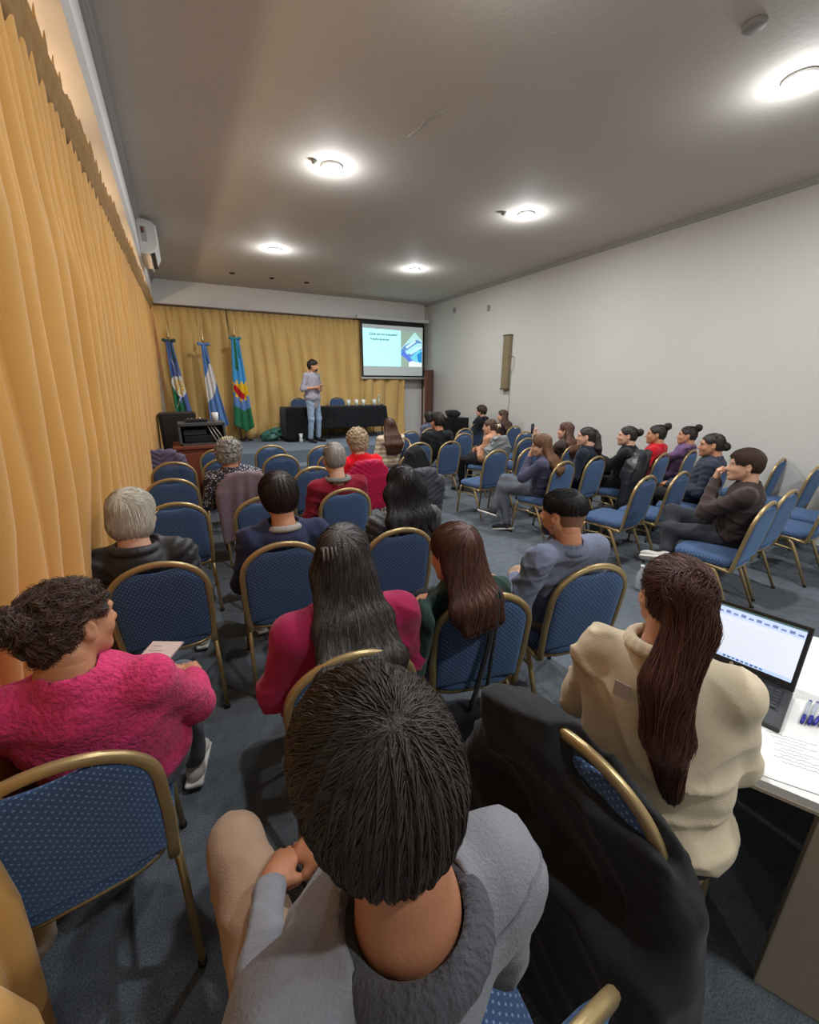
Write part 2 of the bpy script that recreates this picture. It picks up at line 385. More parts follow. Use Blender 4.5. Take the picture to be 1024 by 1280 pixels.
# mouldings
def molding(name, path, prof, m=WALL):
    P = [Vector(p) for p in path]; V = []
    for i, p in enumerate(P):
        d = (P[min(i+1, len(P)-1)]-P[max(i-1, 0)]).normalized(); s_ = d.cross(Vector((0, 0, 1)))
        for a, b in prof: V.append(tuple(p+s_*a+Vector((0, 0, b))))
    k = len(prof); F = [(i*k+j, i*k+j+1, (i+1)*k+j+1, (i+1)*k+j) for i in range(len(P)-1) for j in range(k-1)]
    return struct(obj(name, V, F, m, smooth=False))
MOLD = plaster('grey painted moulding', (168, 165, 160), .05)
molding('trim_2', [(fx(y), y, CEIL) for y in (YN, 3, 7, YB)], [(0, -.075), (.018, -.07), (.02, -.045), (.04, -.03), (.045, -.012), (.07, 0)], MOLD)
molding('trim_3', [(XR, YB, CEIL), (XR, YN, CEIL)], [(0, -.06), (.014, -.055), (.016, -.035), (.03, -.02), (.034, 0)], MOLD)
molding('baseboard_right', [(XR, YB, .0), (XR, YN, .0)], [(0, .09), (.014, .085), (.014, 0)], plain('white skirting', (205, 203, 198)))
# lintel band above the stage curtain, flush box
struct(MB().box((fx(YB)-.02, YB-.1, 3.3), (XR-.001, YB-.001, CEIL)).obj('trim_4', WALLB))
# stage with a carpeted step
STM = mat('stage carpet', srgb(108, 118, 130), rough=.95, scale=90, var=.2, bump=.4, bscale=200, spec=.1)
st = MB().box((-.6, YS, 0), (4.75, YB-.02, STG), .02).obj('trim_5', STM); struct(st)
struct(MB().box((-.6, YS-.34, 0), (4.75, YS+.02, .25), .015).obj('trim_6', STM))
# wooden door leaf standing ajar at the far right corner, with its frame
WD = wood('dark reddish door wood', (112, 62, 46))
dr = thing('door_1', None, None, (XR-.005, 10.2, 0)); dr['kind'] = 'structure'
a = math.atan2(.33, .42)
def dl(m, name, lo, hi, mt, par, b=.004):
    q = MB().box(lo, hi, b).obj(name, mt, par); q.rotation_euler = (0, 0, a); return q
leaf = dl(None, 'door_leaf', (-.56, -.02, .01), (0, .02, 2.09), WD, dr)
for z0, z1 in ((.18, .95), (1.1, 1.95)): dl(None, 'door_panel', (-.48, -.028, z0), (-.08, -.018, z1), WD, dr)
hb = MB().lathe([(.0, -.06), (.022, -.06), (.022, -.045), (.008, -.04), (.008, -.02)], (-.5, 0, 1.02), 10, 'y').obj('door_handle', GOLD, dr, True); hb.rotation_euler = (0, 0, a)
struct(MB().box((XR-.03, 10.2, 0), (XR, 10.26, 2.12)).box((XR-.03, 10.75, 0), (XR, 10.8, 2.12)).box((XR-.03, 10.2, 2.06), (XR, 10.8, 2.12)).obj('trim_7', WD))

# ---------------------------------------------------------------- curtains
CURT = curtain_mat('golden cotton curtain', (205, 153, 82), .04)
CURTB = curtain_mat('dull golden stage curtain', (214, 178, 112), .04)
def pleat(s, per, ph, r):
    "sharp pleat profile, 0..1"
    t = s/per+ph; k = t+.12*np.sin(1.9*t+r)+.18*np.sin(.53*t+2*r)
    q = np.abs(np.sin(PI*k)); return q**.6
def side_curtain():
    Y = np.linspace(.12, 9.55, 1150); Z = np.concatenate([np.linspace(0, 2.6, 22), np.linspace(2.7, 3.24, 14)])
    jag = .05*np.abs(np.sin(PI*Y/.135+.9*np.sin(3*Y)))+.012*np.sin(21*Y)
    V = []
    a, b = np.meshgrid(Y, Z, indexing='ij')
    zt = 3.165+jag[:, None]*.6-.02
    zz = np.where(b > 2.6, 2.6+(b-2.6)/(3.24-2.6)*(zt-2.6), b)
    base = np.interp(zz, [0, 1.2, 3.24], [-.56, -.51, 0])
    xt = -.395+.010*(a-3); f = np.clip((zz)/3.24, 0, 1); base = (-.57-.11*np.clip((1.7-a)/.4, 0, 1))*(1-f)+xt*f-.015*np.sin(PI*f)-(.07*np.exp(-((a-2.4)/.45)**2)+.05*np.exp(-((a-1.35)/.4)**2))*np.clip((1.4-zz)/.5, 0, 1)
    w1 = np.clip((zz-2.3)/.8, 0, 1)
    amp = .17*(1-w1)+.06*w1; amp = amp*np.interp(a, [0, 1.6, 3, 9], [1.5, 1.25, 1, .85])
    coarse = pleat(a+.05*np.sin(1.2*zz+a*.8), .31, .2, 1.3); mid = pleat(a, .155, .1, 1.3); fine = pleat(a, .135, 0, 0)
    x = base+amp*((coarse*.75+mid*.25)*(1-w1)+fine*w1-.5)
    # the near end of the curtain billows into the aisle at knee height
    bl = np.clip((1.12-a)/.35, 0, 1)*np.clip((.95-zz)/.35, 0, 1)
    x = x+bl*.13
    V = np.stack([x, a, zz], -1).reshape(-1, 3)
    root = thing('curtain', 'long golden pleated curtain covering the whole left wall', 'curtain', (0, 0, 0), 0)
    o = obj('fabric', V, grid_faces(len(Y), len(Z), True), CURT, root)
    md = o.modifiers.new('thick', 'SOLIDIFY'); md.thickness = .003
    # folded-back heading tape standing behind the pleats
    z0 = np.linspace(0, 1, 4); aa, bb_ = np.meshgrid(Y, z0, indexing='ij'); zt = 3.17+.12*np.abs(((aa/.135+.3*np.sin(4*aa)) % 1)*2-1)*(.62+.25*np.sin(5.3*aa)+.13*np.sin(23*aa))
    xx = -.40+.010*(aa-3)+.01*pleat(aa, .135, .4, 1)+.065*bb_
    hd = obj('heading', np.stack([xx, aa, zt-(zt-3.04)*(1-bb_)], -1).reshape(-1, 3), grid_faces(len(Y), 4, True), mat('curtain lining', srgb(150, 116, 72), rough=.9), root)
    hd.modifiers.new('thick', 'SOLIDIFY').thickness = .003
    MB().sweep([(-.52+.01*(y-3), y, 3.27) for y in (.1, 4, 9.5)], .008, n=6).obj('curtain_rail', CHROME, root)
    return root
side_curtain()
# the cove lamps between curtain and wall, which light the soffit over the curtain heading
for i, y in enumerate((1.6, 3.15, 4.7, 6.25, 7.8, 9.1)):
    t = thing('cove_lamp', 'warm tube lamp behind the golden curtain heading, '+['nearest the camera', 'second from the camera', 'third from the camera', 'fourth from the camera', 'fifth from the camera', 'farthest from the camera'][i], 'lamp', (-.66, y, 3.10), 0, 'cove lamps behind the left curtain')
    MB().sweep([(0, -.5, 0), (0, .5, 0)], .012, n=8).obj('tube', plain('warm tube glow', (255, 230, 190), emit=(srgb(255, 214, 160), 14)), t, True)
    MB().box((-.03, -.54, -.03), (.03, .54, -.014)).obj('fixture', WHITE, t)
    for dy in (-.45, .1, .5):
        p = bpy.data.lights.new('cove_light', 'POINT'); p.energy = COVE_W; p.shadow_soft_size = .012; p.color = (1, .76, .52)
        o = bpy.data.objects.new('cove_light', p); COL.objects.link(o); o.location = (-.60, y+dy, 3.13)
def back_curtain(name, x0, x1, label, seed, zb=STG+.01, y0=YB-.22):
    X = np.linspace(x0, x1, int((x1-x0)*70)); Z = np.linspace(zb, 3.28, 16)
    a, b = np.meshgrid(X, Z, indexing='ij'); w1 = np.clip((b-2.7)/.6, 0, 1)
    q = pleat(a+.10*np.sin(.8*b+a*1.3+seed)*(1-w1), .33, seed, seed)*(1-w1)+pleat(a, .15, 0, 0)*w1
    y = y0-(.13*(1-w1)+.05*w1)*q-.02*np.sin(3*b+a*5)*(1-w1)
    y = y-.10*np.clip((.75-b)/.25, 0, 1)*(.5+.5*np.sin(3.1*a+seed))
    root = thing(name, label, 'curtain', (0, 0, 0))
    o = obj('fabric', np.stack([a, y, b], -1).reshape(-1, 3), grid_faces(len(X), len(Z), False), CURTB, root); o.modifiers.new('thick', 'SOLIDIFY').thickness = .004
    return root
back_curtain('curtain', -.32, 1.05, 'left golden stage curtain hanging behind the first two flags', .3)
back_curtain('curtain', 1.06, 4.2, 'wide golden stage curtain behind the standing speaker and the black table', 1.1)
back_curtain('curtain', 4.21, 5.38, 'narrow golden stage curtain hanging below the projection screen', 2.2, .02)
MB().box((-.32, YB-.3, 3.29), (5.38, YB-.1, 3.315)).obj('trim_8', wood('brown rail', (96, 66, 38)))['kind'] = 'structure'

# upright brown board at the far end of the side curtain
t = MB().box((-.36, 9.75, .5), (-.3, 9.83, 3.28), .004).obj('trim_9', wood('light brown post', (150, 104, 58))); struct(t)

# ---------------------------------------------------------------- ceiling fittings
GLOW = plain('lamp glass glow', (255, 255, 255), emit=((1, 1, 1), 18))
lamplabel = {(1.6, 4.66): 'recessed downlight left of the middle of the ceiling, nearer of the left two', (4.13, 4.66): 'recessed downlight glowing nearer the right wall, second from the camera', (1.6, 7.6): 'far left recessed downlight above the flags end of the room', (4.13, 7.6): 'far right recessed downlight near the projection screen', (4.13, 1.94): 'largest brightest recessed downlight at the top right edge', (1.6, 1.94): 'recessed downlight overhead just above the picture', (1.6, -.9): 'rear left recessed downlight behind the viewpoint', (4.13, -.9): 'rear right recessed downlight behind the viewpoint'}
for x, y in LAMPS:
    t = thing('ceiling_downlight', lamplabel[(x, y)], 'lamp', (x, y, CEIL), 0, 'recessed ceiling downlights')
    MB().lathe([(.075, -.001), (.105, -.001), (.108, -.012), (.098, -.022), (.080, -.018), (.075, -.001)], n=32).obj('trim_ring', WHITE, t, True)
    MB().lathe([(.0, -.012), (.076, -.012), (.06, -.026), (.0, -.03)], n=24).obj('bulb', GLOW, t, True)
for (x, y, r), lb in (((3.31, 1.86, .062), 'small round ceiling box beside the brightest downlight'), ((1.42, 4.63, .03), 'small round ceiling box touching the left near downlight'), ((3.85, 4.75, .035), 'small round ceiling box left of the right near downlight')):
    tag(MB().lathe([(0, -.03), (r*.8, -.03), (r, -.018), (r, -.0005)], (x, y, CEIL), 20).obj('ceiling_box', plain('grey cap', (150, 147, 142)), None, True), lb, 'ceiling box')
for i, (x, y) in enumerate(((1.15, 9.5), (1.9, 9.55), (2.62, 9.6))):
    t = thing('ceiling_spotlight', ['left', 'middle', 'right'][i]+'most of the three tiny dark ceiling spots above the stage' if i != 1 else 'middle one of the three tiny dark ceiling spots above the stage', 'lamp', (x, y, CEIL), 0, 'dark spots above the stage')
    MB().lathe([(.0, -.012), (.03, -.02), (.05, -.012), (.052, -.001)], n=16).obj('rim', BLACK, t, True)
tag(MB().sweep([(2.02, 3.86, CEIL-.006), (2.05, 3.7, CEIL-.01), (2.03, 3.55, CEIL-.012), (2.12, 3.38, CEIL-.008)], .004, n=6).obj('ceiling_wire', plain('white cable', (190, 187, 180)), None, True), 'thin white wire loose across the grey ceiling', 'wire')

# ---------------------------------------------------------------- air conditioner on the beam
ac = thing('air_conditioner', 'white wall air conditioner high on the left beam', 'air conditioner', (fx(7), 6.95, 3.36))
m = MB(); prof = [(0, .0), (0, .39), (.05, .40), (.17, .385), (.205, .35), (.215, .12), (.17, .04), (.09, .0)]
V = [(p[0], y, p[1]) for y in (0, .84) for p in prof]; k = len(prof)
m.add(V, [tuple(range(k)), tuple(range(2*k-1, k-1, -1))]+[(i, k+i, k+(i+1) % k, (i+1) % k) for i in range(k)]); b = m.obj('body', WHITE, ac)
bv = b.modifiers.new('bev', 'BEVEL'); bv.width = .012; bv.segments = 3; bv.limit_method = 'ANGLE'
MB().box((.205, .02, .13), (.222, .82, .35), .006).obj('front_panel', plain('glossy white', (232, 232, 230), rough=.2), ac)
fl = MB().box((.10, .05, -.05), (.112, .79, .03), .004).obj('louver', WHITE, ac)
MB().box((.105, .04, .0), (.165, .80, .03)).obj('outlet', BLACK, ac)
MB().box((.04, -.004, .14), (.10, .0, .31)).obj('label', plain('grey energy sticker', (176, 172, 168)), ac)
MB().box((.045, -.006, .235), (.075, -.002, .3)).obj('label_mark', plain('brown print', (110, 66, 50)), ac)

# ---------------------------------------------------------------- right wall fittings
wl = thing('wall_light', 'tall narrow brass coloured fixture with cable on the right wall', 'wall light', (XR, 7.15, 2.18))
MB().box((-.09, -.09, -.54), (0, .09, .54), .008).obj('housing', mat('dull brass', srgb(150, 138, 112), rough=.35, metal=.5, scale=4, var=.15), wl)
MB().box((-.10, -.1, .52), (0, .1, .545), .004).box((-.10, -.1, -.545), (0, .1, -.52), .004).obj('end_cap', plain('bronze', (96, 84, 66), metal=.5), wl)
MB().sweep([(-.01, -.1, .12), (-.03, -.2, .12), (-.03, -.2, -.1), (-.01, -.12, -.2), (-.008, -.12, -.6), (-.008, -.1, -1.7)], .007, n=6).obj('cable', plain('grey cable', (150, 148, 144)), wl, True)
for y, z, lb in ((9.24, 3.47, 'small grey wall plate high on right wall, nearer the screen'), (7.9, 3.33, 'small grey wall plate high on right wall, above the brass fixture')):
    tag(MB().box((XR-.015, y-.05, z-.06), (XR-.0005, y+.05, z+.06), .01).obj('wall_plate', plain('grey plate', (140, 138, 132))), lb, 'wall plate')

# ---------------------------------------------------------------- projection screen
ps = thing('projection_screen', 'wide projection screen showing a pale cyan slide in the back corner', 'screen', (5.06, 10.42, 0))
X0, X1, Z0, Z1 = -.93, .9, 1.93, 3.26
MB().box((X0-.1, -.05, 3.30), (X1+.13, .05, 3.385), .02).obj('casing', plain('screen casing white', (205, 205, 200)), ps)
MB().box((X0, -.006, Z0), (X1, .0, Z1+.05)).obj('border', plain('screen black border', (20, 22, 22)), ps)
MB().box((X0-.02, -.018, Z0-.05), (X1+.02, .014, Z0-.005), .008).obj('bottom_bar', plain('bar grey', (190, 190, 188), metal=.3), ps)
bx0, bx1, bz0, bz1 = X0+.045, X1-.045, Z0+.035, Z1-.07
SL = [0]
def panel(n, a, y, col, e, par=ps):
    SL[0] += 1; y = y-.0003*SL[0]
    V = [(p[0], y, p[1]) for p in a]; return obj(n, V, [tuple(range(len(V)))], plain('slide_'+n+str(col), col, emit=(srgb(*col), e), rough=.9), par, False)
W_ = bx1-bx0; H_ = bz1-bz0
def q(u, v): return (bx0+u*W_, bz1-v*H_)
panel('screen_surface', [q(0, 1), q(1, 1), q(1, 0), q(0, 0)], -.0075, (168, 176, 176), .34)
panel('slide', [q(.005, .81), q(.62, .81), q(.62, .085), q(.005, .075)], -.009, (172, 238, 238), .74)
ph = panel('slide_photo', [q(.62, .81), q(.985, .81), q(.985, .1), q(.62, .085)], -.009, (150, 176, 160), .5)
for pts, col in (([(.62, .45), (.86, .10), (.99, .27), (.99, .5), (.75, .63)], (178, 226, 226)), ([(.62, .47), (.68, .38), (.9, .25), (.985, .3), (.985, .6), (.8, .70), (.62, .58)], (96, 140, 196)), ([(.62, .55), (.66, .47), (.82, .66), (.77, .72)], (88, 118, 214)), ([(.70, .40), (.86, .27), (.88, .30), (.72, .44)], (205, 240, 242)), ([(.69, .50), (.9, .32), (.985, .32), (.985, .36), (.73, .56)], (170, 226, 232)), ([(.76, .53), (.9, .40), (.985, .37), (.985, .42), (.79, .56)], (190, 235, 238)), ([(.78, .62), (.9, .48), (.985, .46), (.985, .74), (.86, .72)], (110, 200, 226)), ([(.9, .56), (.985, .48), (.985, .72), (.92, .7)], (40, 132, 196)), ([(.76, .72), (.8, .69), (.985, .73), (.985, .81), (.75, .81)], (225, 236, 234))):
    panel('slide_shape', [q(*p) for p in pts], -.0095, col, .62, ph)
def text(body, size, loc, rot, mt, par, name='lettering', ext=.0):
    c = bpy.data.curves.new(name, 'FONT'); c.body = body; c.size = size; c.offset = size*.02; c.extrude = ext
    o = bpy.data.objects.new(name, c); COL.objects.link(o); dg = bpy.context.evaluated_depsgraph_get()
    me = bpy.data.meshes.new_from_object(o.evaluated_get(dg)); bpy.data.objects.remove(o); bpy.data.curves.remove(c)
    me.materials.clear(); me.materials.append(mt); o = bpy.data.objects.new(name, me); COL.objects.link(o); o.location = loc; o.rotation_euler = rot; o.parent = par; return o
TX = plain('slide text dark', (40, 74, 84), emit=(srgb(60, 100, 108), .35))
text('¿Qué son los aranceles?', .083, (bx0+.10*W_, -.0165, bz1-.20*H_), (PI/2, 0, 0), TX, ps, ext=.001)
text('Primeras ganancias', .07, (bx0+.115*W_, -.0165, bz1-.295*H_), (PI/2, 0, 0), TX, ps, ext=.001)

# ---------------------------------------------------------------- table on the stage
TT = STG+.73
tb = thing('stage_table', 'long stage table hidden under a black cloth behind the standing speaker', 'table', (3.13, 9.75, STG))
MB().box((-1.18, -.32, .70), (1.18, .32, .73), .004).obj('table_top', wood('table board', (120, 100, 80)), tb)
for sx in (-1, 1):
    for sy in (-1, 1): MB().sweep([(sx*1.08, sy*.26, .70), (sx*1.12, sy*.28, 0)], .014, n=8).obj('leg', BLACK, tb, True)
for sx in (-.25, .3): MB().sweep([(sx, -.3, .70), (sx, -.3, 0)], .012, n=8).obj('leg', BLACK, tb, True)
def cloth_over(name, hx, hy, ztop, drops, m, amp=.03, per=.22):
    "tablecloth: flat top and hanging sides; drops(t) gives the hem height along the perimeter"
    pts = []; L = [(-hx, -hy), (hx, -hy), (hx, hy), (-hx, hy), (-hx, -hy)]; s0 = 0
    for i in range(4):
        a = np.array(L[i]); b = np.array(L[i+1]); n_ = int(np.linalg.norm(b-a)/.03)
        for k in range(n_): t = k/n_; p = a+(b-a)*t; nrm = np.array([(b-a)[1], -(b-a)[0]])/np.linalg.norm(b-a); pts.append((p[0], p[1], nrm[0], nrm[1], s0+np.linalg.norm(b-a)*t))
        s0 += np.linalg.norm(b-a)
    pts = np.array(pts); m_ = len(pts); nz = 12; V = [(0, 0, ztop)]
    for j in range(nz):
        f = j/(nz-1)
        for p in pts:
            if j == 0: V.append((p[0], p[1], ztop)); continue
            dz = drops(p[0], p[1]); z = ztop-.004-(ztop-dz)*f; w_ = amp*f*(.5+.5*math.sin(p[4]/per*2*PI+1.2*math.sin(p[4]*3)))+.012+.04*f
            V.append((p[0]+p[2]*w_, p[1]+p[3]*w_, z))
    F = [(0, 1+k, 1+(k+1) % m_) for k in range(m_)]
    for j in range(nz-1):
        for k in range(m_): k2 = (k+1) % m_; F.append((1+j*m_+k, 1+(j+1)*m_+k, 1+(j+1)*m_+k2, 1+j*m_+k2))
    return obj(name, V, F, m)
BC = fabric('black table cloth', (24, 25, 29), var=.25)
c = cloth_over('tablecloth', 1.2, .34, .735, lambda x, y: .0+.04 if x < -.75 else (.26 if y < 0 or x > .5 else .3), BC)
c.location = (3.13, 9.75, STG); tag(c, 'black tablecloth draped over the long stage table, hanging lower at its left', 'tablecloth')
c.modifiers.new('thick', 'SOLIDIFY').thickness = .003
CUP = mat('pale glass', srgb(205, 212, 205), rough=.15, scale=10, var=.05, bump=0, spec=.6)
for i, x in enumerate((3.42, 3.62, 3.8, 4.08)):
    t = MB().lathe([(0, 0), (.036, 0), (.05, .15), (.046, .15), (.034, .01), (0, .012)], n=16).obj('cup', CUP, None, True, loc=(x, 9.55, TT+.006))
    tag(t, ['first white cup on the stage table, nearest the standing speaker', 'second white cup from the standing speaker on the stage table', 'third white cup from the standing speaker on the stage table', 'fourth white cup, set apart nearer the bottle on the stage table'][i], 'cup', 'cups on the stage table')
t = thing('water_bottle', 'clear water bottle with pale cap standing on the stage table', 'bottle', (4.2, 9.55, TT+.006))
MB().lathe([(0, 0), (.034, 0), (.036, .02), (.036, .15), (.016, .2), (.014, .23), (0, .23)], n=16).obj('bottle_body', mat('clear plastic', srgb(150, 150, 130), rough=.1, bump=0, spec=.7), t, True)
MB().lathe([(0, .23), (.017, .23), (.017, .26), (0, .26)], n=12).obj('cap', WHITE, t, True)
tag(MB().box((4.22, 9.62, TT+.006), (4.36, 9.7, TT+.03), .004).obj('microphone_case', BLACK), 'flat black case lying at the right end of the stage table', 'case')
tag(MB().lathe([(0, 0), (.04, 0), (.045, .05), (.03, .1), (.045, .19), (.038, .19), (.025, .1), (0, .08)], n=16).obj('paper_cup', CUP, None, True, loc=(2.16, 9.22, STG+.002)), 'white cup standing on the stage floor by the table cloth', 'cup')
sb = S(); sb.ell((0, 0, .13), (.2, .14, .13), k=.05).ell((.12, -.03, .2), (.1, .09, .12), k=.05).ell((-.1, .02, .1), (.14, .1, .1), k=.05); sb.disp = wrinkle(.03, 22, 4); sb.amp = .03
tag(sdf_obj('plastic_bag', sb, .014, mat('green bag', srgb(52, 104, 92), rough=.35, spec=.5), loc=(1.62, 9.75, STG)), 'crumpled green bag lying on the stage left of the table', 'bag')
# floor of the stage: speaker cabinet, desk with rack ----------------
sp = thing('loudspeaker', 'black loudspeaker cabinet beside the far end of the left curtain', 'loudspeaker', (-.14, 7.65, 0))
MB().box((-.26, -.2, .62), (.26, .2, 1.32), .02).obj('cabinet', BLACK, sp)
MB().box((-.22, -.214, .66), (.22, -.2, 1.28), .01).obj('grille', mat('speaker grille', srgb(34, 34, 36), rough=.6, scale=200, var=.5), sp)
MB().sweep([(0, 0, .62), (0, 0, .3)], .018, n=8).obj('pole', BLACK, sp, True)
for k in range(3):
    a = k*2.1+.4; MB().sweep([(0, 0, .55), (.3*math.cos(a), .3*math.sin(a), .01)], .01, n=6).obj('leg', BLACK, sp, True)
MAH = wood('mahogany desk wood', (122, 62, 40))
dk = thing('wooden_desk', 'reddish brown wooden cabinet desk left of the stage', 'desk', (.2, 6.75, 0))
MB().box((-.4, -.27, 0), (.4, .27, .88), .01).obj('body', MAH, dk)
MB().box((-.44, -.31, .88), (.44, .31, .93), .012).obj('desk_top', MAH, dk)
MB().box((-.34, -.282, .1), (.34, -.268, .82), .006).obj('front_panel', MAH, dk)
rk = thing('amplifier_rack', 'black open equipment rack with cables standing on the wooden desk', 'rack', (.16, 6.75, .93))
m = MB().box((-.3, -.22, .26), (.3, .22, .3), .006).box((-.3, -.22, 0), (.3, .22, .02)).box((-.3, -.22, .0), (-.27, .22, .28)).box((.27, -.22, 0), (.3, .22, .28)).box((-.3, .2, 0), (.3, .22, .3))
m.obj('case', plain('rack grey', (70, 72, 74)), rk)
MB().box((-.24, -.15, .03), (.24, .15, .12), .005).obj('amplifier', BLACK, rk)
MB().box((-.24, -.15, .13), (.05, .15, .2), .005).obj('receiver', plain('dark unit', (36, 36, 40)), rk)
for k in range(3): MB().sweep([(.08+.04*k, -.17, .24), (.12+.05*k, -.2, .14), (.17+.05*k, -.19, .03)], .006, n=6).obj('cable', plain('white cable', (190, 187, 180)), rk, True)
mx = thing('mixing_console', 'small dark audio mixer on top of the equipment rack', 'mixer', (.1, 6.72, 1.232))
MB().box((-.14, -.1, 0), (.14, .1, .04), .006).obj('console_body', BLACK, mx)
for k in range(5): MB().lathe([(0, .04), (.012, .04), (.01, .06), (0, .06)], (-.1+.05*k, -.04, 0), 10).obj('knob', CHROME, mx, True)
tag(MB().lathe([(0, 0), (.04, 0), (.045, .12), (0, .12)], n=14).obj('paper_cup', WHITE, None, True, loc=(.36, 6.8, 1.232)), 'white paper cup on the right of the equipment rack', 'cup')
# black box with bag by the far right seats
bc = thing('black_crate', 'black equipment case on legs near the right wall, far row', 'case', (5.55, 8.2, 0))
MB().box((-.26, -.2, .45), (.26, .2, 1.0), .01).obj('box', BLACK, bc)
for sx in (-1, 1):
    for sy in (-1, 1): MB().box((sx*.22-.02, sy*.16-.02, 0), (sx*.22+.02, sy*.16+.02, .45)).obj('leg', BLACK, bc)
sb = S(); sb.ell((0, 0, .08), (.19, .13, .09), k=.04).box((-.05, 0, .12), (.13, .1, .05), rnd=.03, k=.03); sb.disp = wrinkle(.01, 30, 2); sb.amp = .01
tag(sdf_obj('black_bag', sb, .012, fabric('dark nylon', (38, 40, 42)), loc=(5.5, 8.2, 1.0)), 'dark soft bag lying on top of the black equipment case', 'bag')

# ---------------------------------------------------------------- flags
def flag(X, Y, label, kind, ztop, zbot, wtop, wbot, skew, seed):
    r = thing('flag', label, 'flag', (X, Y, STG))
    MB().sweep([(0, 0, .05), (0, 0, ztop-STG+.02)], .014, n=8).obj('pole', GOLD, r, True)
    MB().lathe([(0, 0), (.15, 0), (.15, .02), (.04, .05), (.02, .1), (0, .1)], n=20).obj('base', BLACK, r, True)
    zt = ztop-STG
    MB().lathe([(0, zt), (.02, zt), (.035, zt+.03), (.018, zt+.06), (.028, zt+.1), (.01, zt+.16), (.012, zt+.24), (0, zt+.3)], n=12).obj('finial', GOLD, r, True)
    nu, nv = 40, 90; zc0 = zt-.05; zc1 = zbot-STG
    U, W = np.meshgrid(np.linspace(0, 1, nu), np.linspace(0, 1, nv), indexing='ij')
    wd = wtop+(wbot-wtop)*W**1.1; x = (U-.5)*wd+skew*W**1.3
    z = zc0-(zc0-zc1)*W+.16*W*(np.abs(U-.62)*1.7) * (1 if kind != 'arg' else 1.6)
    y = -.05-.05*np.abs(np.sin(PI*(U*2.6+.15*W)+seed))*(.4+W)-.015*np.sin(9*W+5*U)
    V = np.stack([x, y, z], -1).reshape(-1, 3); F = grid_faces(nu, nv)
    uc = (U[:-1, :-1]+U[1:, 1:])/2; wc = (W[:-1, :-1]+W[1:, 1:])/2
    mi = np.zeros(uc.shape, int)
    LB = fabric('flag blue', (92, 128, 182), spec=.3); GR = fabric('flag green', (44, 110, 76)); WH = fabric('flag white', (214, 212, 208)); RD = fabric('flag red', (176, 26, 40)); YL = fabric('flag yellow', (222, 178, 38)); SK = fabric('flag sky blue', (70, 150, 205)); DB = fabric('flag deep blue', (84, 104, 156))
    if kind == 'ar': mats = [LB, WH]; t = wc+.28*(uc-.5); mi[(t > .28) & (t < .60)] = 1
    elif kind == 'ba':
        mats = [SK, GR, YL, RD, LB]
        xx = (uc-.55)*(wtop+(wbot-wtop)*wc); zz = (wc-.56)*(zc0-zc1); a = np.arctan2(zz, xx); rr = np.hypot(xx, zz)
        mi[(wc < .34) & (uc > .22) & (uc < .55)] = 1; mi[(wc > .74)] = 1; mi[(wc > .63) & (wc <= .76)] = 4
        sun = rr < .19+.03*np.sign(np.sin(a*12)); mi[sun] = 2; mi[(rr < .15) & (zz > xx*.9+.0) & (xx < .06)] = 3
    else:
        mats = [DB, GR, WH, YL]
        xx = (uc-.6)*(wtop+(wbot-wtop)*wc); zz = (wc-.55)*(zc0-zc1); rr = np.hypot(xx, zz*.62)
        mi[(wc > .45) & (uc < .42)] = 1; mi[(np.abs(wc-.93+.5*uc) < .012)] = 2; mi[(wc > .9-.3*uc) & (uc < .7)] = 1; mi[(np.abs(wc-(.2+.42*(uc-.3))) < .012) & (uc > .3)] = 2
        mi[rr < .13] = 2; mi[(rr < .09) & (rr > .02) & (np.abs(np.sin(np.arctan2(zz, xx)*5)) > .6)] = 3
    o = obj('cloth', V, F, None, r, True, mats=mats, midx=mi.ravel()); o.modifiers.new('thick', 'SOLIDIFY').thickness = .004
    bw = S(); c0 = GR if kind == 'loc' else (SK if kind == 'ba' else LB)
    bw.cone((0, -.05, zc0), (-.09, -.07, zc0+.01), .02, .035, k=.02).cone((0, -.05, zc0), (.09, -.07, zc0+.01), .02, .035, k=.02).ell((0, -.06, zc0), .028).cone((.0, -.06, zc0), (.06, -.08, zc0-.35), .012, .02, k=.01)
    bw.disp = wrinkle(.006, 60, seed); bw.amp = .006
    sdf_obj('bow', bw, .008, fabric('dark green ribbon', (62, 84, 80)) if kind == 'loc' else (fabric('teal ribbon', (54, 132, 150)) if kind == 'ba' else LB), r)
flag(-.12, 10.1, 'leftmost flag, blue and green with a round white emblem', 'loc', 2.62, .95, .12, .32, .08, 1)
flag(.50, 10.1, 'middle flag with light blue and white bands', 'ar', 2.58, .8, .10, .36, .11, 2)
flag(1.12, 10.1, 'right flag, sky blue and green with a red and yellow sun', 'ba', 2.72, .72, .16, .42, -.02, 3)
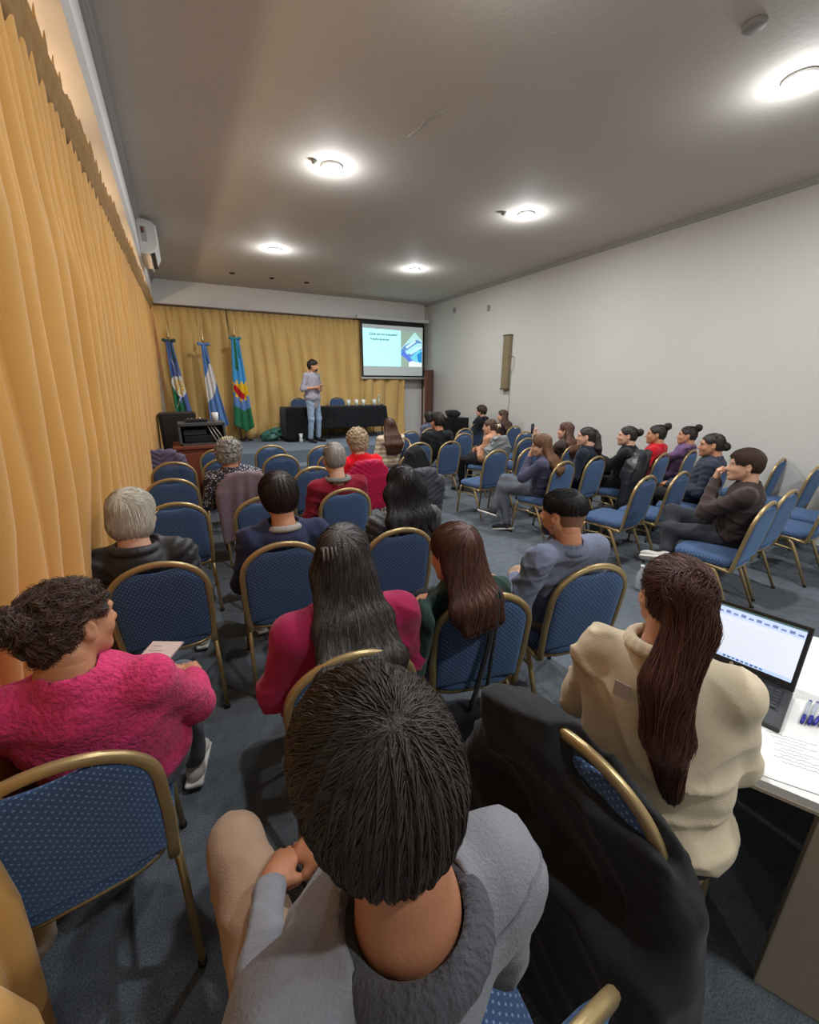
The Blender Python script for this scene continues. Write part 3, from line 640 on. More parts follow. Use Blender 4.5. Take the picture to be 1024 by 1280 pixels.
# ---------------------------------------------------------------- banquet chairs
def chair_parts():
    """meshes of one banquet chair, origin on the floor under the seat, facing +y; returns name, mesh, material"""
    out = []
    def keep(o): out.append((o.name.split('.')[0], o.data)); bpy.data.objects.remove(o)
    by = lambda z: -.195-(z-.42)*.155
    Wd, ZS, ZT = .213, .745, .938
    path = []
    for z in (.40, .45, .52, .6, .68, ZS): path.append((-Wd+.012*max(0, (.6-z)/.2), by(z), z))
    for k in range(1, 24):
        a = PI*k/24; x = -Wd*math.cos(a); z = ZS+(ZT-ZS-.012)*math.sin(a)**.92; path.append((x, by(z), z))
    for z in (ZS, .68, .6, .52, .45, .40): path.append((Wd-.012*max(0, (.6-z)/.2), by(z), z))
    # the tube turns under the seat at both lower ends
    lo = [(-Wd+.012, .05, .415), (-Wd+.012, -.08, .41), (-Wd+.012, -.15, .40), (-Wd+.012, -.182, .395)]
    hi = [(-p[0], p[1], p[2]) for p in lo[::-1]]
    keep(MB().sweep(lo+path+hi, .0115, .0155, 10, up=(0, 1, 0), power=3).obj('back_frame', GOLD, None, True))
    # upholstered back panel with a hand slot dip under the top bar
    nx, nz = 36, 26; V = []; 
    us = np.linspace(-1, 1, nx)
    wid = Wd-.016
    def top(x):
        t = min(1, abs(x)/Wd); z = ZS+(ZT-ZS-.012)*max(0, 1-t*t)**.46-.018
        return z-.028*max(0, 1-(x/.10)**2)**1.2
    for side in (1, -1):
        for i, u in enumerate(us):
            x = u*wid
            for j in range(nz):
                v = j/(nz-1); z = .455+(top(x)-.455)*v
                e = max(0, 1-abs(u)**7)*max(0, 1-abs(2*v-1)**9); th = (.006+.016*e**.6) if side > 0 else (.006+.013*e**.6)
                V.append((x, by(z)+side*th, z))
    n1 = nx*nz; F = []
    for i in range(nx-1):
        for j in range(nz-1):
            a = i*nz+j; F.append((a, a+1, a+nz+1, a+nz)); b = n1+a; F.append((b, b+nz, b+nz+1, b+1))
    def edge(seq):
        for a, b in zip(seq[:-1], seq[1:]): F.append((a, b, b+n1, a+n1))
    edge([i*nz for i in range(nx)]); edge([(nx-1)*nz+j for j in range(nz)]); edge([i*nz+nz-1 for i in range(nx)][::-1]); edge([j for j in range(nz)][::-1])
    keep(obj('backrest', V, F, BLUE))
    # cushion
    V = []; F = []; n = 44
    def ring(sx, y0, y1, z):
        for k in range(n):
            a = 2*PI*k/n; c, s_ = math.cos(a), math.sin(a); p = 2/4.2
            x = math.copysign(abs(c)**p, c)*sx; y = math.copysign(abs(s_)**p, s_); wd = 1.0+.05*y
            V.append((x*wd, (y0+y1)/2+y*(y1-y0)/2, z))
    for i_, z in ((0, .418), (.006, .425), (.012, .445), (.004, .468), (-.012, .48), (-.05, .488), (-.11, .493), (-.16, .495)):
        ring(.212+i_, -.205-i_*.8, .225+i_*.8, z)
    m = 8
    for i in range(m-1):
        for k in range(n): k2 = (k+1) % n; F.append((i*n+k, i*n+k2, (i+1)*n+k2, (i+1)*n+k))
    F.append(tuple(range(n))[::-1]); F.append(tuple((m-1)*n+k for k in range(n)))
    keep(obj('seat', V, F, BLUE))
    r = []
    for k in range(28):
        a = 2*PI*k/28; c, s_ = math.cos(a), math.sin(a); r.append((math.copysign(abs(c)**.5, c)*.205, .01+math.copysign(abs(s_)**.5, s_)*.2, .405))
    keep(MB().sweep(r, .010, .012, 8, closed=True, up=(0, 0, 1), power=3).obj('seat_frame', GOLD, None, True))
    for s_ in (-1, 1):
        keep(MB().sweep([(s_*.2, .175, .405), (s_*.204, .19, .37), (s_*.208, .205, .28), (s_*.214, .235, .01)], [.011, .013, .0125, .0105], [.013, .013, .0125, .0105], 8, power=3).obj('leg', GOLD, None, True))
        keep(MB().sweep([(s_*.2, -.06, .405), (s_*.204, -.10, .37), (s_*.208, -.15, .27), (s_*.214, -.27, .01)], [.011, .013, .0125, .0105], [.013, .013, .0125, .0105], 8, power=3).obj('leg', GOLD, None, True))
        keep(MB().sweep([(s_*.206, .20, .31), (s_*.206, .05, .325), (s_*.206, -.125, .31)], .008, n=6).obj('stretcher', GOLD, None, True))
    keep(MB().sweep([(-.205, .05, .32), (0, .05, .322), (.205, .05, .32)], .008, n=6).obj('stretcher', GOLD, None, True))
    for sx in (-1, 1):
        for q in ((.236, .016), (-.272, .016)): keep(MB().lathe([(0, 0), (.013, 0), (.014, .02), (0, .022)], (sx*.214, q[0], 0), 8).obj('foot_cap', BLACK, None, True))
    return out
CH = chair_parts()
def chair(ax, ay, face, label, far=False, group='blue banquet chairs with gold frames', z0=0):
    """place a chair by the floor point under the apex of its back"""
    f = math.radians(face); fw = np.array([-math.sin(f), math.cos(f)]); p = np.array([ax, ay])+fw*.272
    t = thing('banquet_chair', label, 'chair', (p[0], p[1], z0), f, group)
    for nm, me in CH:
        if far and nm == 'foot_cap': continue
        o = bpy.data.objects.new(nm, me); COL.objects.link(o); o.parent = t
    return t
CHAIRS = [
 (-.41, 1.0, 6, 'chair under the seated woman in the fuzzy pink sweater, front left'),
 (-.24, 2.15, 0, 'chair under the white-haired woman in the black puffer jacket'),
 (-.18, 3.29, 1, 'empty chair directly in front of the white-haired woman by the curtain'),
 (-.22, 4.2, -1, 'empty chair by the curtain, second in front of the white-haired woman'),
 (-.22, 5.14, 0, 'empty chair by the curtain, third in front of the white-haired woman'),
 (-.36, 5.86, 2, 'chair by the curtain with a purple grey jacket over its back'),
 (.28, 5.95, 0, 'empty chair in front of the grey-haired woman, the one nearer the wooden desk'),
 (.28, 5.13, 2, 'empty chair just in front of the grey-haired woman in patterned lace'),
 (.40, 4.12, 0, 'chair with a mauve shawl over its back, under the woman in patterned lace'),
 (.42, 3.17, -1, 'empty chair in front of the dark-haired person in the navy hooded jacket'),
 (.35, 2.14, -2, 'chair under the dark-haired person in the navy hooded jacket'),
 (.36, 1.06, -6, 'chair under the long-haired woman in the magenta sweater'),
 (.98, 1.17, -14, 'chair with a black strap across it, under the woman in the dark green sweater'),
 (1.02, 2.04, -4, 'chair under the wavy black-haired woman in the quilted puffer'),
 (1.06, 3.12, -2, 'chair under the grey-haired man in the maroon sweater'),
 (1.08, 4.15, 0, 'empty chair in front of the grey-haired man in maroon'),
 (.93, 5.09, 1, 'empty chair second from the stage, centre left, front of its pair'),
 (.97, 5.98, 0, 'empty chair nearest the stage, centre left'),
 (1.60, 5.60, 2, 'empty chair nearest the stage behind the standing speaker'),
 (1.55, 4.95, 0, 'empty chair half hidden behind the head of the man in maroon'),
 (1.68, 4.13, 0, 'chair with a magenta quilted jacket, under the woman in red'),
 (1.61, 1.15, -10, 'chair under the man in the blue grey shirt, open back facing us'),
 (.72, .50, -84, 'chair with a huge black coat over it, under the woman in the cream fleece'),
 (.27, .17, 3, 'nearest chair, under the boy in the grey sweatshirt'),
 (2.98, 5.76, 90, 'chair under the long brown-haired woman in the striped cream top'),
 (1.86, 3.30, 4, 'chair holding a dark grey puffer coat in the centre'),
 (2.46, 4.50, 2, 'chair with a black hooded coat in the centre'),
 (3.43, 5.15, 8, 'empty chair directly behind the man in the black sweater'),
 (2.94, 5.24, -3, 'chair under the man in the black sweater, centre back'),
 (3.57, 6.71, 0, 'empty chair in the far row left of the man in the black sweater'),
 (4.15, 6.95, 4, 'chair under the girl in the grey vest by the door'),
 (4.71, 6.59, 5, 'empty far chair behind another, right of the man in the black sweater'),
 (4.22, 5.93, 5, 'empty chair right of the man in the black sweater, nearer one of two'),
 (3.49, 4.15, 6, 'empty chair standing clear in the middle aisle with its blue seat showing'),
 (4.26, 5.04, 10, 'chair with a grey coat over it, under the woman in the tan sweater'),
 (5.70, 7.50, 6, 'chair under the boy in the black shirt by the far wall'),
 (5.89, 6.51, 6, 'chair under the long-haired girl against the far wall'),
 (5.34, 5.62, 6, 'empty chair, farthest of three in line behind the tan sweater'),
 (4.72, 4.91, 6, 'empty chair, middle of three in line behind the tan sweater'),
 (4.02, 4.11, 8, 'empty chair beside the legs of the girl leaning on her hand'),
 (3.63, 3.16, 8, 'chair under the long brown-haired girl in the dusty navy sweater'),
 (4.72, 4.00, 8, 'chair under the girl holding up a phone'),
 (4.22, 3.21, 8, 'chair under the girl in the navy hoodie with a dark ponytail'),
 (4.74, 3.02, 10, 'chair with a black leather jacket, under the woman with the cup'),
 (5.14, 2.98, 10, 'chair under the woman in the red top with a high bun'),
 (5.76, 2.98, 10, 'chair under the woman in the purple hoodie'),
 (3.72, 2.26, 8, 'empty chair with bright seat in front of the man in the brown sweater'),
 (4.2, 2.22, 8, 'empty chair, middle of the row just beyond the crossed knee'),
 (4.76, 2.15, 8, 'chair under the woman in the navy puffer near the man in brown'),
 (6.01, 2.13, 8, 'chair standing against the right wall beyond the man in brown'),
 (3.65, 1.29, 6, 'chair under the man in the brown sweater with crossed legs'),
 (4.22, 1.38, 4, 'empty chair just behind the chair of the man in brown'),
 (4.92, 1.28, 2, 'right edge chair, nearest of three with pale blue seats showing'),
 (5.5, 1.36, 2, 'right edge chair, middle of three with pale blue seats showing'),
 (5.87, 1.75, 2, 'right edge chair, farthest of three with pale blue seats by the wall'),
]
for c_ in CHAIRS: chair(*c_, far=c_[1] > 3.5)
for x, lb in ((2.45, 'chair behind the stage table, left of the standing speaker'), (3.42, 'chair behind the stage table, right of the standing speaker')): chair(x, 10.42, 180, lb, True, 'chairs behind the stage table', STG)
# sewn strap hanging over the chair of the woman in green
# ---------------------------------------------------------------- people
def hd_prims(hs, hair_off=0):
    "skin of the head in its own frame: x right, y forward, z up, origin between the ears"
    s = S()
    s.ell((0, -.012, .028), (.074, .094, .084), k=.02).ell((0, .030, -.035), (.060, .062, .075), k=.035)
    s.cone((-.052, -.002, -.045), (-.018, .062, -.092), .020, .017, k=.03).cone((.052, -.002, -.045), (.018, .062, -.092), .020, .017, k=.03)
    s.ell((0, .072, -.096), (.022, .018, .017), k=.02)
    s.cone((-.035, .076, .022), (.035, .076, .022), .012, k=.015)
    for q in (-1, 1): s.ell((q*.032, .094, .002), (.019, .016, .012), k=.012, op='s'); s.ell((q*.038, .058, -.03), (.022, .02, .02), k=.02)
    s.cone((0, .086, .008), (0, .108, -.030), .007, .011, k=.012)
    for q in (-1, 1): s.ell((q*.011, .098, -.034), (.008, .010, .007), k=.008)
    s.ell((0, .089, -.060), (.022, .010, .0055), k=.006).ell((0, .087, -.070), (.018, .010, .006), k=.006)
    for q in (-1, 1):
        R = rotm(q*-.35, .15, 0); s.ell((q*.077, -.008, -.008), (.009, .019, .031), R, k=.006); s.ell((q*.086, -.004, -.004), (.006, .010, .018), R, k=.005, op='s')
    s.cone((0, -.028, -.06), (0, -.045, -.13), .050, .052, k=.03)
    for pr in range(len(s.p)):
        t, a, b, c, d, k, op, fl = s.p[pr]
        s.p[pr] = (t, a*hs, b*hs, c*hs if t == 'c' else c, d*hs, k, op, fl)
    return s
def hand_prims(d, n, side, curl=.35, spread=.10, sc=1.0, thumb=.5):
    """palm and five fingers; d from wrist to fingertips, n out of the palm, side=+1 when the thumb is on d x n side"""
    d = np.array(d, float); d /= np.linalg.norm(d); n = np.array(n, float); n = n-d*(n@d); n /= np.linalg.norm(n); e = np.cross(d, n)*side
    s = S(); P = lambda a, b, c: (d*a+e*b+n*c)*sc
    s.cone(P(0, 0, 0), P(.03, 0, 0), .024*sc, .028*sc, k=.015, fl=(n, .62))
    s.cone(P(.035, .022, 0), P(.082, .026, 0), .017*sc, .013*sc, k=.02, fl=(n, .8)).cone(P(.03, -.018, 0), P(.078, -.026, 0), .017*sc, .012*sc, k=.02, fl=(n, .8)).cone(P(.03, 0, 0), P(.084, 0, 0), .02*sc, .014*sc, k=.02, fl=(n, .75))
    for i, (b0, L, r) in enumerate(((.028, .070, .0088), (.0095, .079, .0092), (-.0095, .073, .0088), (-.027, .058, .0078))):
        p = P(.082-.004*abs(i-1), b0, .0); a = (.015*(1.5-i))/.1*spread*7; ang = curl*(.6+.12*i); q = p
        for j, f in enumerate((.45, .30, .25)):
            dr = d*math.cos(ang)+n*math.sin(ang)+e*a*math.cos(ang); dr /= np.linalg.norm(dr)
            q2 = q+dr*L*f*sc; s.cone(q, q2, r*sc*(1-.08*j), r*sc*(.95-.1*j), k=.004 if j else .008); q = q2; ang += curl*1.1
    p = P(.022, .026, .004); q = p
    for j, (L, r) in enumerate(((.034, .0125), (.030, .0105), (.024, .0092))):
        dr = d*(.62+.12*j)+e*(.75-.22*j)*(.6+thumb)+n*(.25+.25*curl*j); dr /= np.linalg.norm(dr)
        q2 = q+dr*L*sc; s.cone(q, q2, r*sc, r*sc*.88, k=.012 if j == 0 else .005); q = q2
    return s
def strands(name, hs, Vs, flow, n, length, steps, rad, lift, m, parent, seed=0, wob=.2, sel=None):
    "hair strands that run along the surface of the hair volume"
    r = np.random.default_rng(seed); V = Vs if sel is None else Vs[sel(Vs)]
    if len(V) == 0: return None
    P = V[r.integers(0, len(V), n)].astype(float)+r.normal(0, .003, (n, 3)); off = r.uniform(-.001, lift, n)
    def grad(P, e=.003):
        D = hs.ev(P); g = np.stack([hs.ev(P+np.eye(3)[i]*e)-D for i in range(3)], -1)/e
        return D, g/(np.linalg.norm(g, axis=1, keepdims=True)+1e-6)
    tint = r.beta(1.6, 2.6, n); L = length*r.uniform(.6, 1.2, n)/steps; jit = r.normal(0, wob, (n, 3)); pts = []
    for k in range(steps+1):
        D, g = grad(P); P = P-g*(D-off*(.4+.6*k/steps))[:, None]*.9; pts.append((P.copy(), g))
        f = flow(P)+jit*(.6+.4*math.sin(k)); f = f-g*(f*g).sum(1, keepdims=True)*.92; f /= np.linalg.norm(f, axis=1, keepdims=True)+1e-6
        P = P+f*L[:, None]
    vs = []; pr = np.array([rad*min(1, 1.15-(k/steps)**2*1.0) for k in range(steps+1)]); pr[0] *= .5
    for k, (p, g) in enumerate(pts):
        t = pts[min(k+1, steps)][0]-pts[max(k-1, 0)][0]; t /= np.linalg.norm(t, axis=1, keepdims=True)+1e-9; b = np.cross(t, g); b /= np.linalg.norm(b, axis=1, keepdims=True)+1e-9
        for a in (0, 1, 2):
            q = 2*PI*a/3; vs.append(p+b*math.cos(q)*pr[k]+g*math.sin(q)*pr[k]*.8)
    A = np.stack(vs, 1)          # n, (steps+1)*3, 3
    m3 = (steps+1)*3; F = []
    for k in range(steps):
        for a in range(3): a2 = (a+1) % 3; F.append((k*3+a, k*3+a2, k*3+3+a2, k*3+3+a))
    F = np.array(F)[None]+(np.arange(n)*m3)[:, None, None]
    o = obj(name, A.reshape(-1, 3), F.reshape(-1, 4), m, parent, True, attr=np.repeat(tint, m3)); o['kind'] = 'stuff'; return o
def eye_mesh(s_, hsz, par, M, o0):
    mb = MB(); 
    q = obj('eye', *_uv(0.0112*hsz), None, par, True, mats=[plain('eye white', (220, 214, 206), rough=.2), plain('dark iris', (40, 26, 18), rough=.15)])
    for f in q.data.polygons: f.material_index = 1 if f.center.y > .0084*hsz else 0
    q.matrix_local = Matrix.Translation(Vector(o0+M@np.array((s_*.0315, 0.0705, .002))*hsz)) @ Matrix(M.tolist()).to_4x4()
def _uv(r, n=14, m=10):
    V = []; F = []
    for i in range(1, m): 
        for k in range(n): a = PI*i/m; b = 2*PI*k/n; V.append((r*math.sin(a)*math.cos(b), r*math.cos(a), r*math.sin(a)*math.sin(b)))
    V += [(0, r, 0), (0, -r, 0)]; t = len(V)-2
    for i in range(m-2):
        for k in range(n): k2 = (k+1) % n; F.append((i*n+k, (i+1)*n+k, (i+1)*n+k2, i*n+k2))
    for k in range(n): F.append((t, k, (k+1) % n)); F.append((t+1, (m-2)*n+(k+1) % n, (m-2)*n+k))
    return V, F
def person(label, hip, face, head, hyaw=0, hpitch=0, hroll=0, hs=1.0, top=None, sl=.98, bulk=1.0, tdisp=None, legs=None, shoe=None, skn=None,
           hair='short', hm=None, sm=None, ns=0, srad=.0012, res=.013, hres=.008, armL=None, armR=None, leg=None, collar=None, hood=False, stand=None, sw=.175,
           beard=False, glasses=False, extra=None, hlen=.3, lean=0, hflare=1.0, curly=0, group='seated audience', lift=.003, slen=.09, chest=1.0, tuck=.0, hcol=None, hairx=None, neck=1.0):
    f = math.radians(face); z0 = stand or 0
    sw *= hs**.8; bulk *= hs**.6
    root = thing('person', label, 'person', (hip[0], hip[1], z0), f, group)
    Rw = np.array([[math.cos(f), math.sin(f), 0], [-math.sin(f), math.cos(f), 0], [0, 0, 1]])
    Hc = Rw@(np.array(head, float)-np.array([hip[0], hip[1], z0]))
    M = rotm(math.radians(hyaw), math.radians(hpitch), math.radians(hroll))
    up = M@np.array([0, 0, 1.])
    standing = stand is not None
    Pz = .93 if standing else .555; P = np.array([0, 0, Pz])
    Nk = Hc+np.array([0, -.035, 0])*hs-up*.148*hs+np.array([0, -.012, 0])
    tv = P-Nk; tv /= np.linalg.norm(tv)
    fwd = np.array([0, 1., 0]); latv = np.array([1., 0, 0])
    if lean: latv = np.array([math.cos(lean), 0, math.sin(lean)])
    sh = {q: Nk+latv*q*sw+np.array([0, -.008, 0])+tv*.045 for q in (-1, 1)}
    def arm(q, spec):
        if isinstance(spec, (tuple, list)) and not isinstance(spec[0], str): el, wr, hd, pn = [np.array(v, float) for v in spec[:4]]; return el, wr, hd, pn, (spec[4] if len(spec) > 4 else .5)
        s_ = sh[q]; k = spec or 'lap'
        if k == 'lap': el = s_+np.array([q*.055, .04, -.27]); wr = np.array([q*.07, .25, .65]); hd = (-q*.7, .7, -.15); pn = (0, -.1, -1); c = .4
        elif k == 'crossed': el = s_+np.array([q*.06, .06, -.26]); wr = np.array([-q*.04, .20, max(.72, s_[2]-.22)]); hd = (-q*1., .15, 0); pn = (0, -1, -.2); c = .5
        elif k == 'chin': el = s_+np.array([q*.0, .20, -.17]); wr = Hc+np.array([q*.02, .115, -.16]); hd = (-q*.15, -.1, 1); pn = (-q*.1, -1, .0); c = .9
        elif k == 'side': el = s_+np.array([q*.05, -.02, -.27]); wr = el+np.array([-q*.02, .20, -.10]); hd = (-q*.3, 1, -.2); pn = (0, 0, -1); c = .4
        elif k == 'fwd': el = s_+np.array([q*.05, .08, -.25]); wr = el+np.array([-q*.08, .24, .02]); hd = (-q*.2, 1, 0); pn = (0, 0, -1); c = .3
        elif k == 'hang': el = s_+np.array([q*.07, -.03, -.27]); wr = el+np.array([-q*.01, .06, -.24]); hd = (0, .2, -1); pn = (-q, 0, 0); c = .4
        return el, wr, np.array(hd, float), np.array(pn, float), c
    A = {-1: arm(-1, armL), 1: arm(1, armR)}
    hipj = {q: np.array([q*.088, .01, Pz-.01]) for q in (-1, 1)}
    lg = leg or {}
    if standing: kn = {q: np.array([q*.10+(.02 if q > 0 else -.02), .03, .50]) for q in (-1, 1)}; an = {q: np.array([q*.13, -.02, .09]) for q in (-1, 1)}
    else: kn = {q: np.array([q*.13, .43, .535]) for q in (-1, 1)}; an = {q: np.array([q*.12, .40, .085]) for q in (-1, 1)}
    for q, nm in ((-1, 'L'), (1, 'R')):
        if nm+'k' in lg: kn[q] = np.array(lg[nm+'k'], float)
        if nm+'a' in lg: an[q] = np.array(lg[nm+'a'], float)
    # ---- skin: one continuous body surface
    body = S(); Ch = Nk*.62+P*.38
    slab = None
    if not standing:
        cc = min(CHAIRS, key=lambda c: math.hypot(c[0]-math.sin(math.radians(c[2]))*.272-hip[0], c[1]+math.cos(math.radians(c[2]))*.272-hip[1]))
        cf = math.radians(cc[2]); o_ = Rw@np.array([cc[0]-math.sin(cf)*.272-hip[0], cc[1]+math.cos(cf)*.272-hip[1], 0]); dM = rotm(cf-f)
        slab = (o_+dM@np.array([0, -.276, .70]), dM@rotm(0, .155))
    body.cone(Nk+up*.09*hs, Nk+tv*.03, .049*hs*neck, .056*hs*neck, k=.03)
    body.ell(Ch, (.12, .065, .16), k=.04).ell(P+np.array([0, 0, .03]), (.13, .09, .1), k=.05)
    for q in (-1, 1):
        el, wr = A[q][:2]; body.cone(Nk+tv*.055, sh[q]+tv*.01, .034, .034, k=.03).cone(sh[q]+tv*.01, el, .036, .034, k=.03).cone(el, wr, .037, .024, k=.02)
        body.cone(hipj[q], kn[q], .07, .048, k=.04).cone(kn[q], an[q], .046, .033, k=.03)
    if slab: body.box(slab[0], (.25, .075, .27), slab[1], .01, k=.01, op='s')
    Vb, Fb = body.mesh(max(res, .014)); Vs = [Vb]; Fs = [Fb]; nn = len(Vb)
    hsd = hd_prims(hs).xf(M, Hc)
    hsd.cone(Nk+up*.06*hs, Nk+tv*.02, .050*hs*neck, .055*hs*neck, k=.02)
    hsd.cone(Nk+tv*.0, Nk+tv*.05, .052*hs, .066*hs, k=.03)
    if slab: hsd.box(slab[0], (.25, .077, .27), slab[1], .01, k=.01, op='s')
    Vh, Fh = hsd.mesh(hres); Vs.append(Vh); Fs.append(Fh+nn); nn += len(Vh)
    for q in (-1, 1):
        el, wr, hd, pn, cu = A[q]; e = np.cross(hd, pn)
        side = 1 if (e@np.array([-q, 0, 0])) > 0 else -1
        if abs(e[0]) < .2*np.linalg.norm(e): side = 1 if (e@np.array([0, 0, 1.])) > 0 else -1
        h_ = hand_prims(hd, pn, side, cu, .1, .96*hs); h_.cone(-np.array(hd, float)/np.linalg.norm(hd)*.0, (el-wr)/np.linalg.norm(el-wr)*.05, .024, .027, k=.012)
        Vx, Fx = h_.xf(np.eye(3), wr).mesh(.0042 if res < .012 else .0062); Vs.append(Vx); Fs.append(Fx+nn); nn += len(Vx)
    skn = skn or SKIN2
    obj('body', np.concatenate(Vs), np.concatenate(Fs), skn, root)
    for q in (-1, 1): eye_mesh(q, hs, root, M, Hc)
    # ---- clothes
    b = bulk; by_ = b**.5; t_ = S(); cr = chest
    nb = Nk+tv*.045
    t_.ell(Nk*.66+P*.34+np.array([0, -.002, 0]), (.170*b*cr, .116*by_*cr, .20), k=.05).ell(Nk*.35+P*.65, (.170*b*cr, .128*by_*cr, .17), k=.05).ell(P+np.array([0, .0, .03]), (.185*b*cr, .150*by_*cr, .10), k=.06)
    t_.cone(sh[-1]*.9+sh[1]*.1+tv*.02, sh[1]*.9+sh[-1]*.1+tv*.02, .058*by_, k=.04)
    t_.cone(Nk+up*.012, Nk+tv*.07, .074*neck*hs, .112, k=.045)
    for q in (-1, 1):
        el, wr = A[q][:2]; L = sl; t_.cone(nb+latv*q*.04, sh[q], .052*by_, .055*by_, k=.04)
        t_.cone(sh[q], el if L > .5 else sh[q]*(1-L*2)+el*L*2, .055*by_, .052*by_, k=.035)
        if L > .5: w_ = el+(wr-el)*(L-.5)*2; t_.cone(el, w_, .052*b, .037*b if L > .9 else .045*b, k=.03)
        if L > .9: t_.cone(w_-(wr-el)*.06, w_, .038*b, .034*b, k=.006)
    if hood: t_.cone(nb+np.array([-.075, -.055, .0]), nb+np.array([.075, -.055, .0]), .040, k=.03).ell(nb+np.array([0, -.085, -.03]), (.105, .05, .075), k=.03).cone(nb+np.array([-.08, -.02, .01]), nb+np.array([-.05, .06, -.02]), .03, .022, k=.03).cone(nb+np.array([.08, -.02, .01]), nb+np.array([.05, .06, -.02]), .03, .022, k=.03)
    if extra: extra(t_, dict(N=Nk, P=P, sh=sh, A=A, tv=tv, up=up, kn=kn, an=an, H=Hc, M=M, root=root))
    # room for the neck
    hr = (.058 if not collar else .066*collar[1]+.001)*hs*neck; t_.cone(Nk+up*.12, Nk+up*(.004 if not collar else .006+collar[2]*.6), hr*1.05, hr*.95, k=.006, op='s')
    if slab: t_.box(slab[0], (.245, .068, .26), slab[1], .01, k=.02, op='s')
    td0 = tdisp or wrinkle(.012, 26, int(abs(hip[0]*100)))
    t_.disp = lambda x, y, z: td0(x, y, z)*np.clip((np.sqrt((x-Nk[0])**2+(y-Nk[1])**2+(z-Nk[2])**2)-.10)/.07, 0, 1); t_.amp = .018
    ob = sdf_obj('top', t_, res, top, root)
    if collar:
        cm, cw, chh = collar; cs = S(); e1 = np.cross(up, [1, 0, 0]); e1 /= np.linalg.norm(e1); e2 = np.cross(e1, up); c0 = Nk+up*(.004+chh)
        ring = [c0+(e2*math.cos(a)*.066+e1*math.sin(a)*.066)*cw*hs for a in np.linspace(0, 2*PI, 25)[:-1]]
        for i in range(24): cs.cone(ring[i], ring[(i+1) % 24], .0115 if chh < .02 else .013, k=.004)
        for i in range(24): cs.cone(ring[i]*1.0+(ring[i]-c0)*.10-up*.016, ring[(i+1) % 24]+(ring[(i+1) % 24]-c0)*.10-up*.010, .0105, k=.01)
        sdf_obj('collar', cs, .0055 if res < .012 else .008, cm, root)
    l_ = S()
    for q in (-1, 1):
        l_.cone(hipj[q]+np.array([0, -.01, 0]), kn[q], .094, .067, k=.05)
        ca = kn[q]*.08+an[q]*.92; l_.cone(kn[q], ca, .066, .056 if standing else .05, k=.03)
    l_.ell(P+np.array([0, -.02, -.01]), (.155, .125, .10), k=.05); l_.disp = wrinkle(.008, 20, 5); l_.amp = .012
    sdf_obj('trousers', l_, max(res, .013), legs or JEANS, root)
    for q in (-1, 1):
        v = an[q]-kn[q]; dirf = np.array([q*.12, 1, 0.]) if abs(v[2]) > .6*np.linalg.norm(v) else np.array([q*.2, .35, -1.]); dirf /= np.linalg.norm(dirf)
        dn = v/np.linalg.norm(v); a0 = an[q]; s_ = S()
        upv = -dn; R = np.stack([np.cross(dirf, upv), dirf, upv], 1); R /= np.linalg.norm(R, axis=0)
        s_.cone(a0+dn*.035-dirf*.03, a0+dn*.045+dirf*.13, .033, .026, k=.03).ell(a0+dn*.05+dirf*.15, (.038, .05, .024), R, k=.02).cone(a0, a0+dn*.04, .036, .04, k=.02)
        sh_ = sdf_obj('shoe', s_, .011, (shoe or SHOEW)[0], root)
        so = S(); so.box(a0+dn*.068+dirf*.06, (.040, .135, .012), R, .012, k=.01); sdf_obj('sole', so, .009, (shoe or SHOEW)[1], sh_)
    # ---- hair
    hm = hm or HAIRD; h = S(); st = hair; k_ = 1.0
    if st == 'short': h.ell((0, -.008, .046), (.080, .106, .085), k=.01).ell((0, -.045, .0), (.072, .066, .070), k=.03)
    elif st == 'fade': h.ell((0, -.012, .045), (.082, .105, .076), k=.01)
    elif st == 'mop': h.ell((0, -.014, .042), (.094, .112, .092), k=.01).ell((0, -.04, -.005), (.084, .082, .088), k=.03)
    elif st == 'bob': h.ell((0, -.014, .034), (.088, .106, .090), k=.01).ell((0, -.032, -.035), (.092, .085, .085), k=.03)
    elif st == 'curly': h.ell((0, -.02, .038), (.098, .112, .098), k=.01).ell((0, -.05, -.02), (.088, .075, .08), k=.03)
    elif st in ('long', 'wavy'): h.ell((0, -.014, .036), (.083, .103, .087), k=.01).ell((0, -.04, -.03), (.084*hflare, .07, .09), k=.03)
    else: h.ell((0, -.014, .034), (.079, .100, .083), k=.01).ell((0, -.045, -.018), (.072, .064, .074), k=.03)
    # face and ears stay free
    lowf = {'short': -.042, 'fade': .0, 'mop': -.050, 'bob': -.2, 'curly': -.07, 'long': -.2, 'wavy': -.2}.get(st, -.088)
    h.ell((0, .112, -.032), (.078, .082, .108), k=.012, op='s')
    if st not in ('bob', 'long', 'wavy', 'curly', 'mop'): 
        for q in (-1, 1): h.ell((q*.085, .0, -.02), (.022, .028, .045), k=.01, op='s')
    if lowf > -.15: h.box((0, .0, lowf-.15), (.2, .2, .15), rotm(0, .22 if st != 'fade' else .05), 0.001, k=.012, op='s')
    if hs != 1:
        for i, (t0, a_, b_, c_, d_, kk, op, fl) in enumerate(h.p): h.p[i] = (t0, a_*hs, b_*hs, c_, d_, kk, op, fl)
    h = h.xf(M, Hc); tail = []
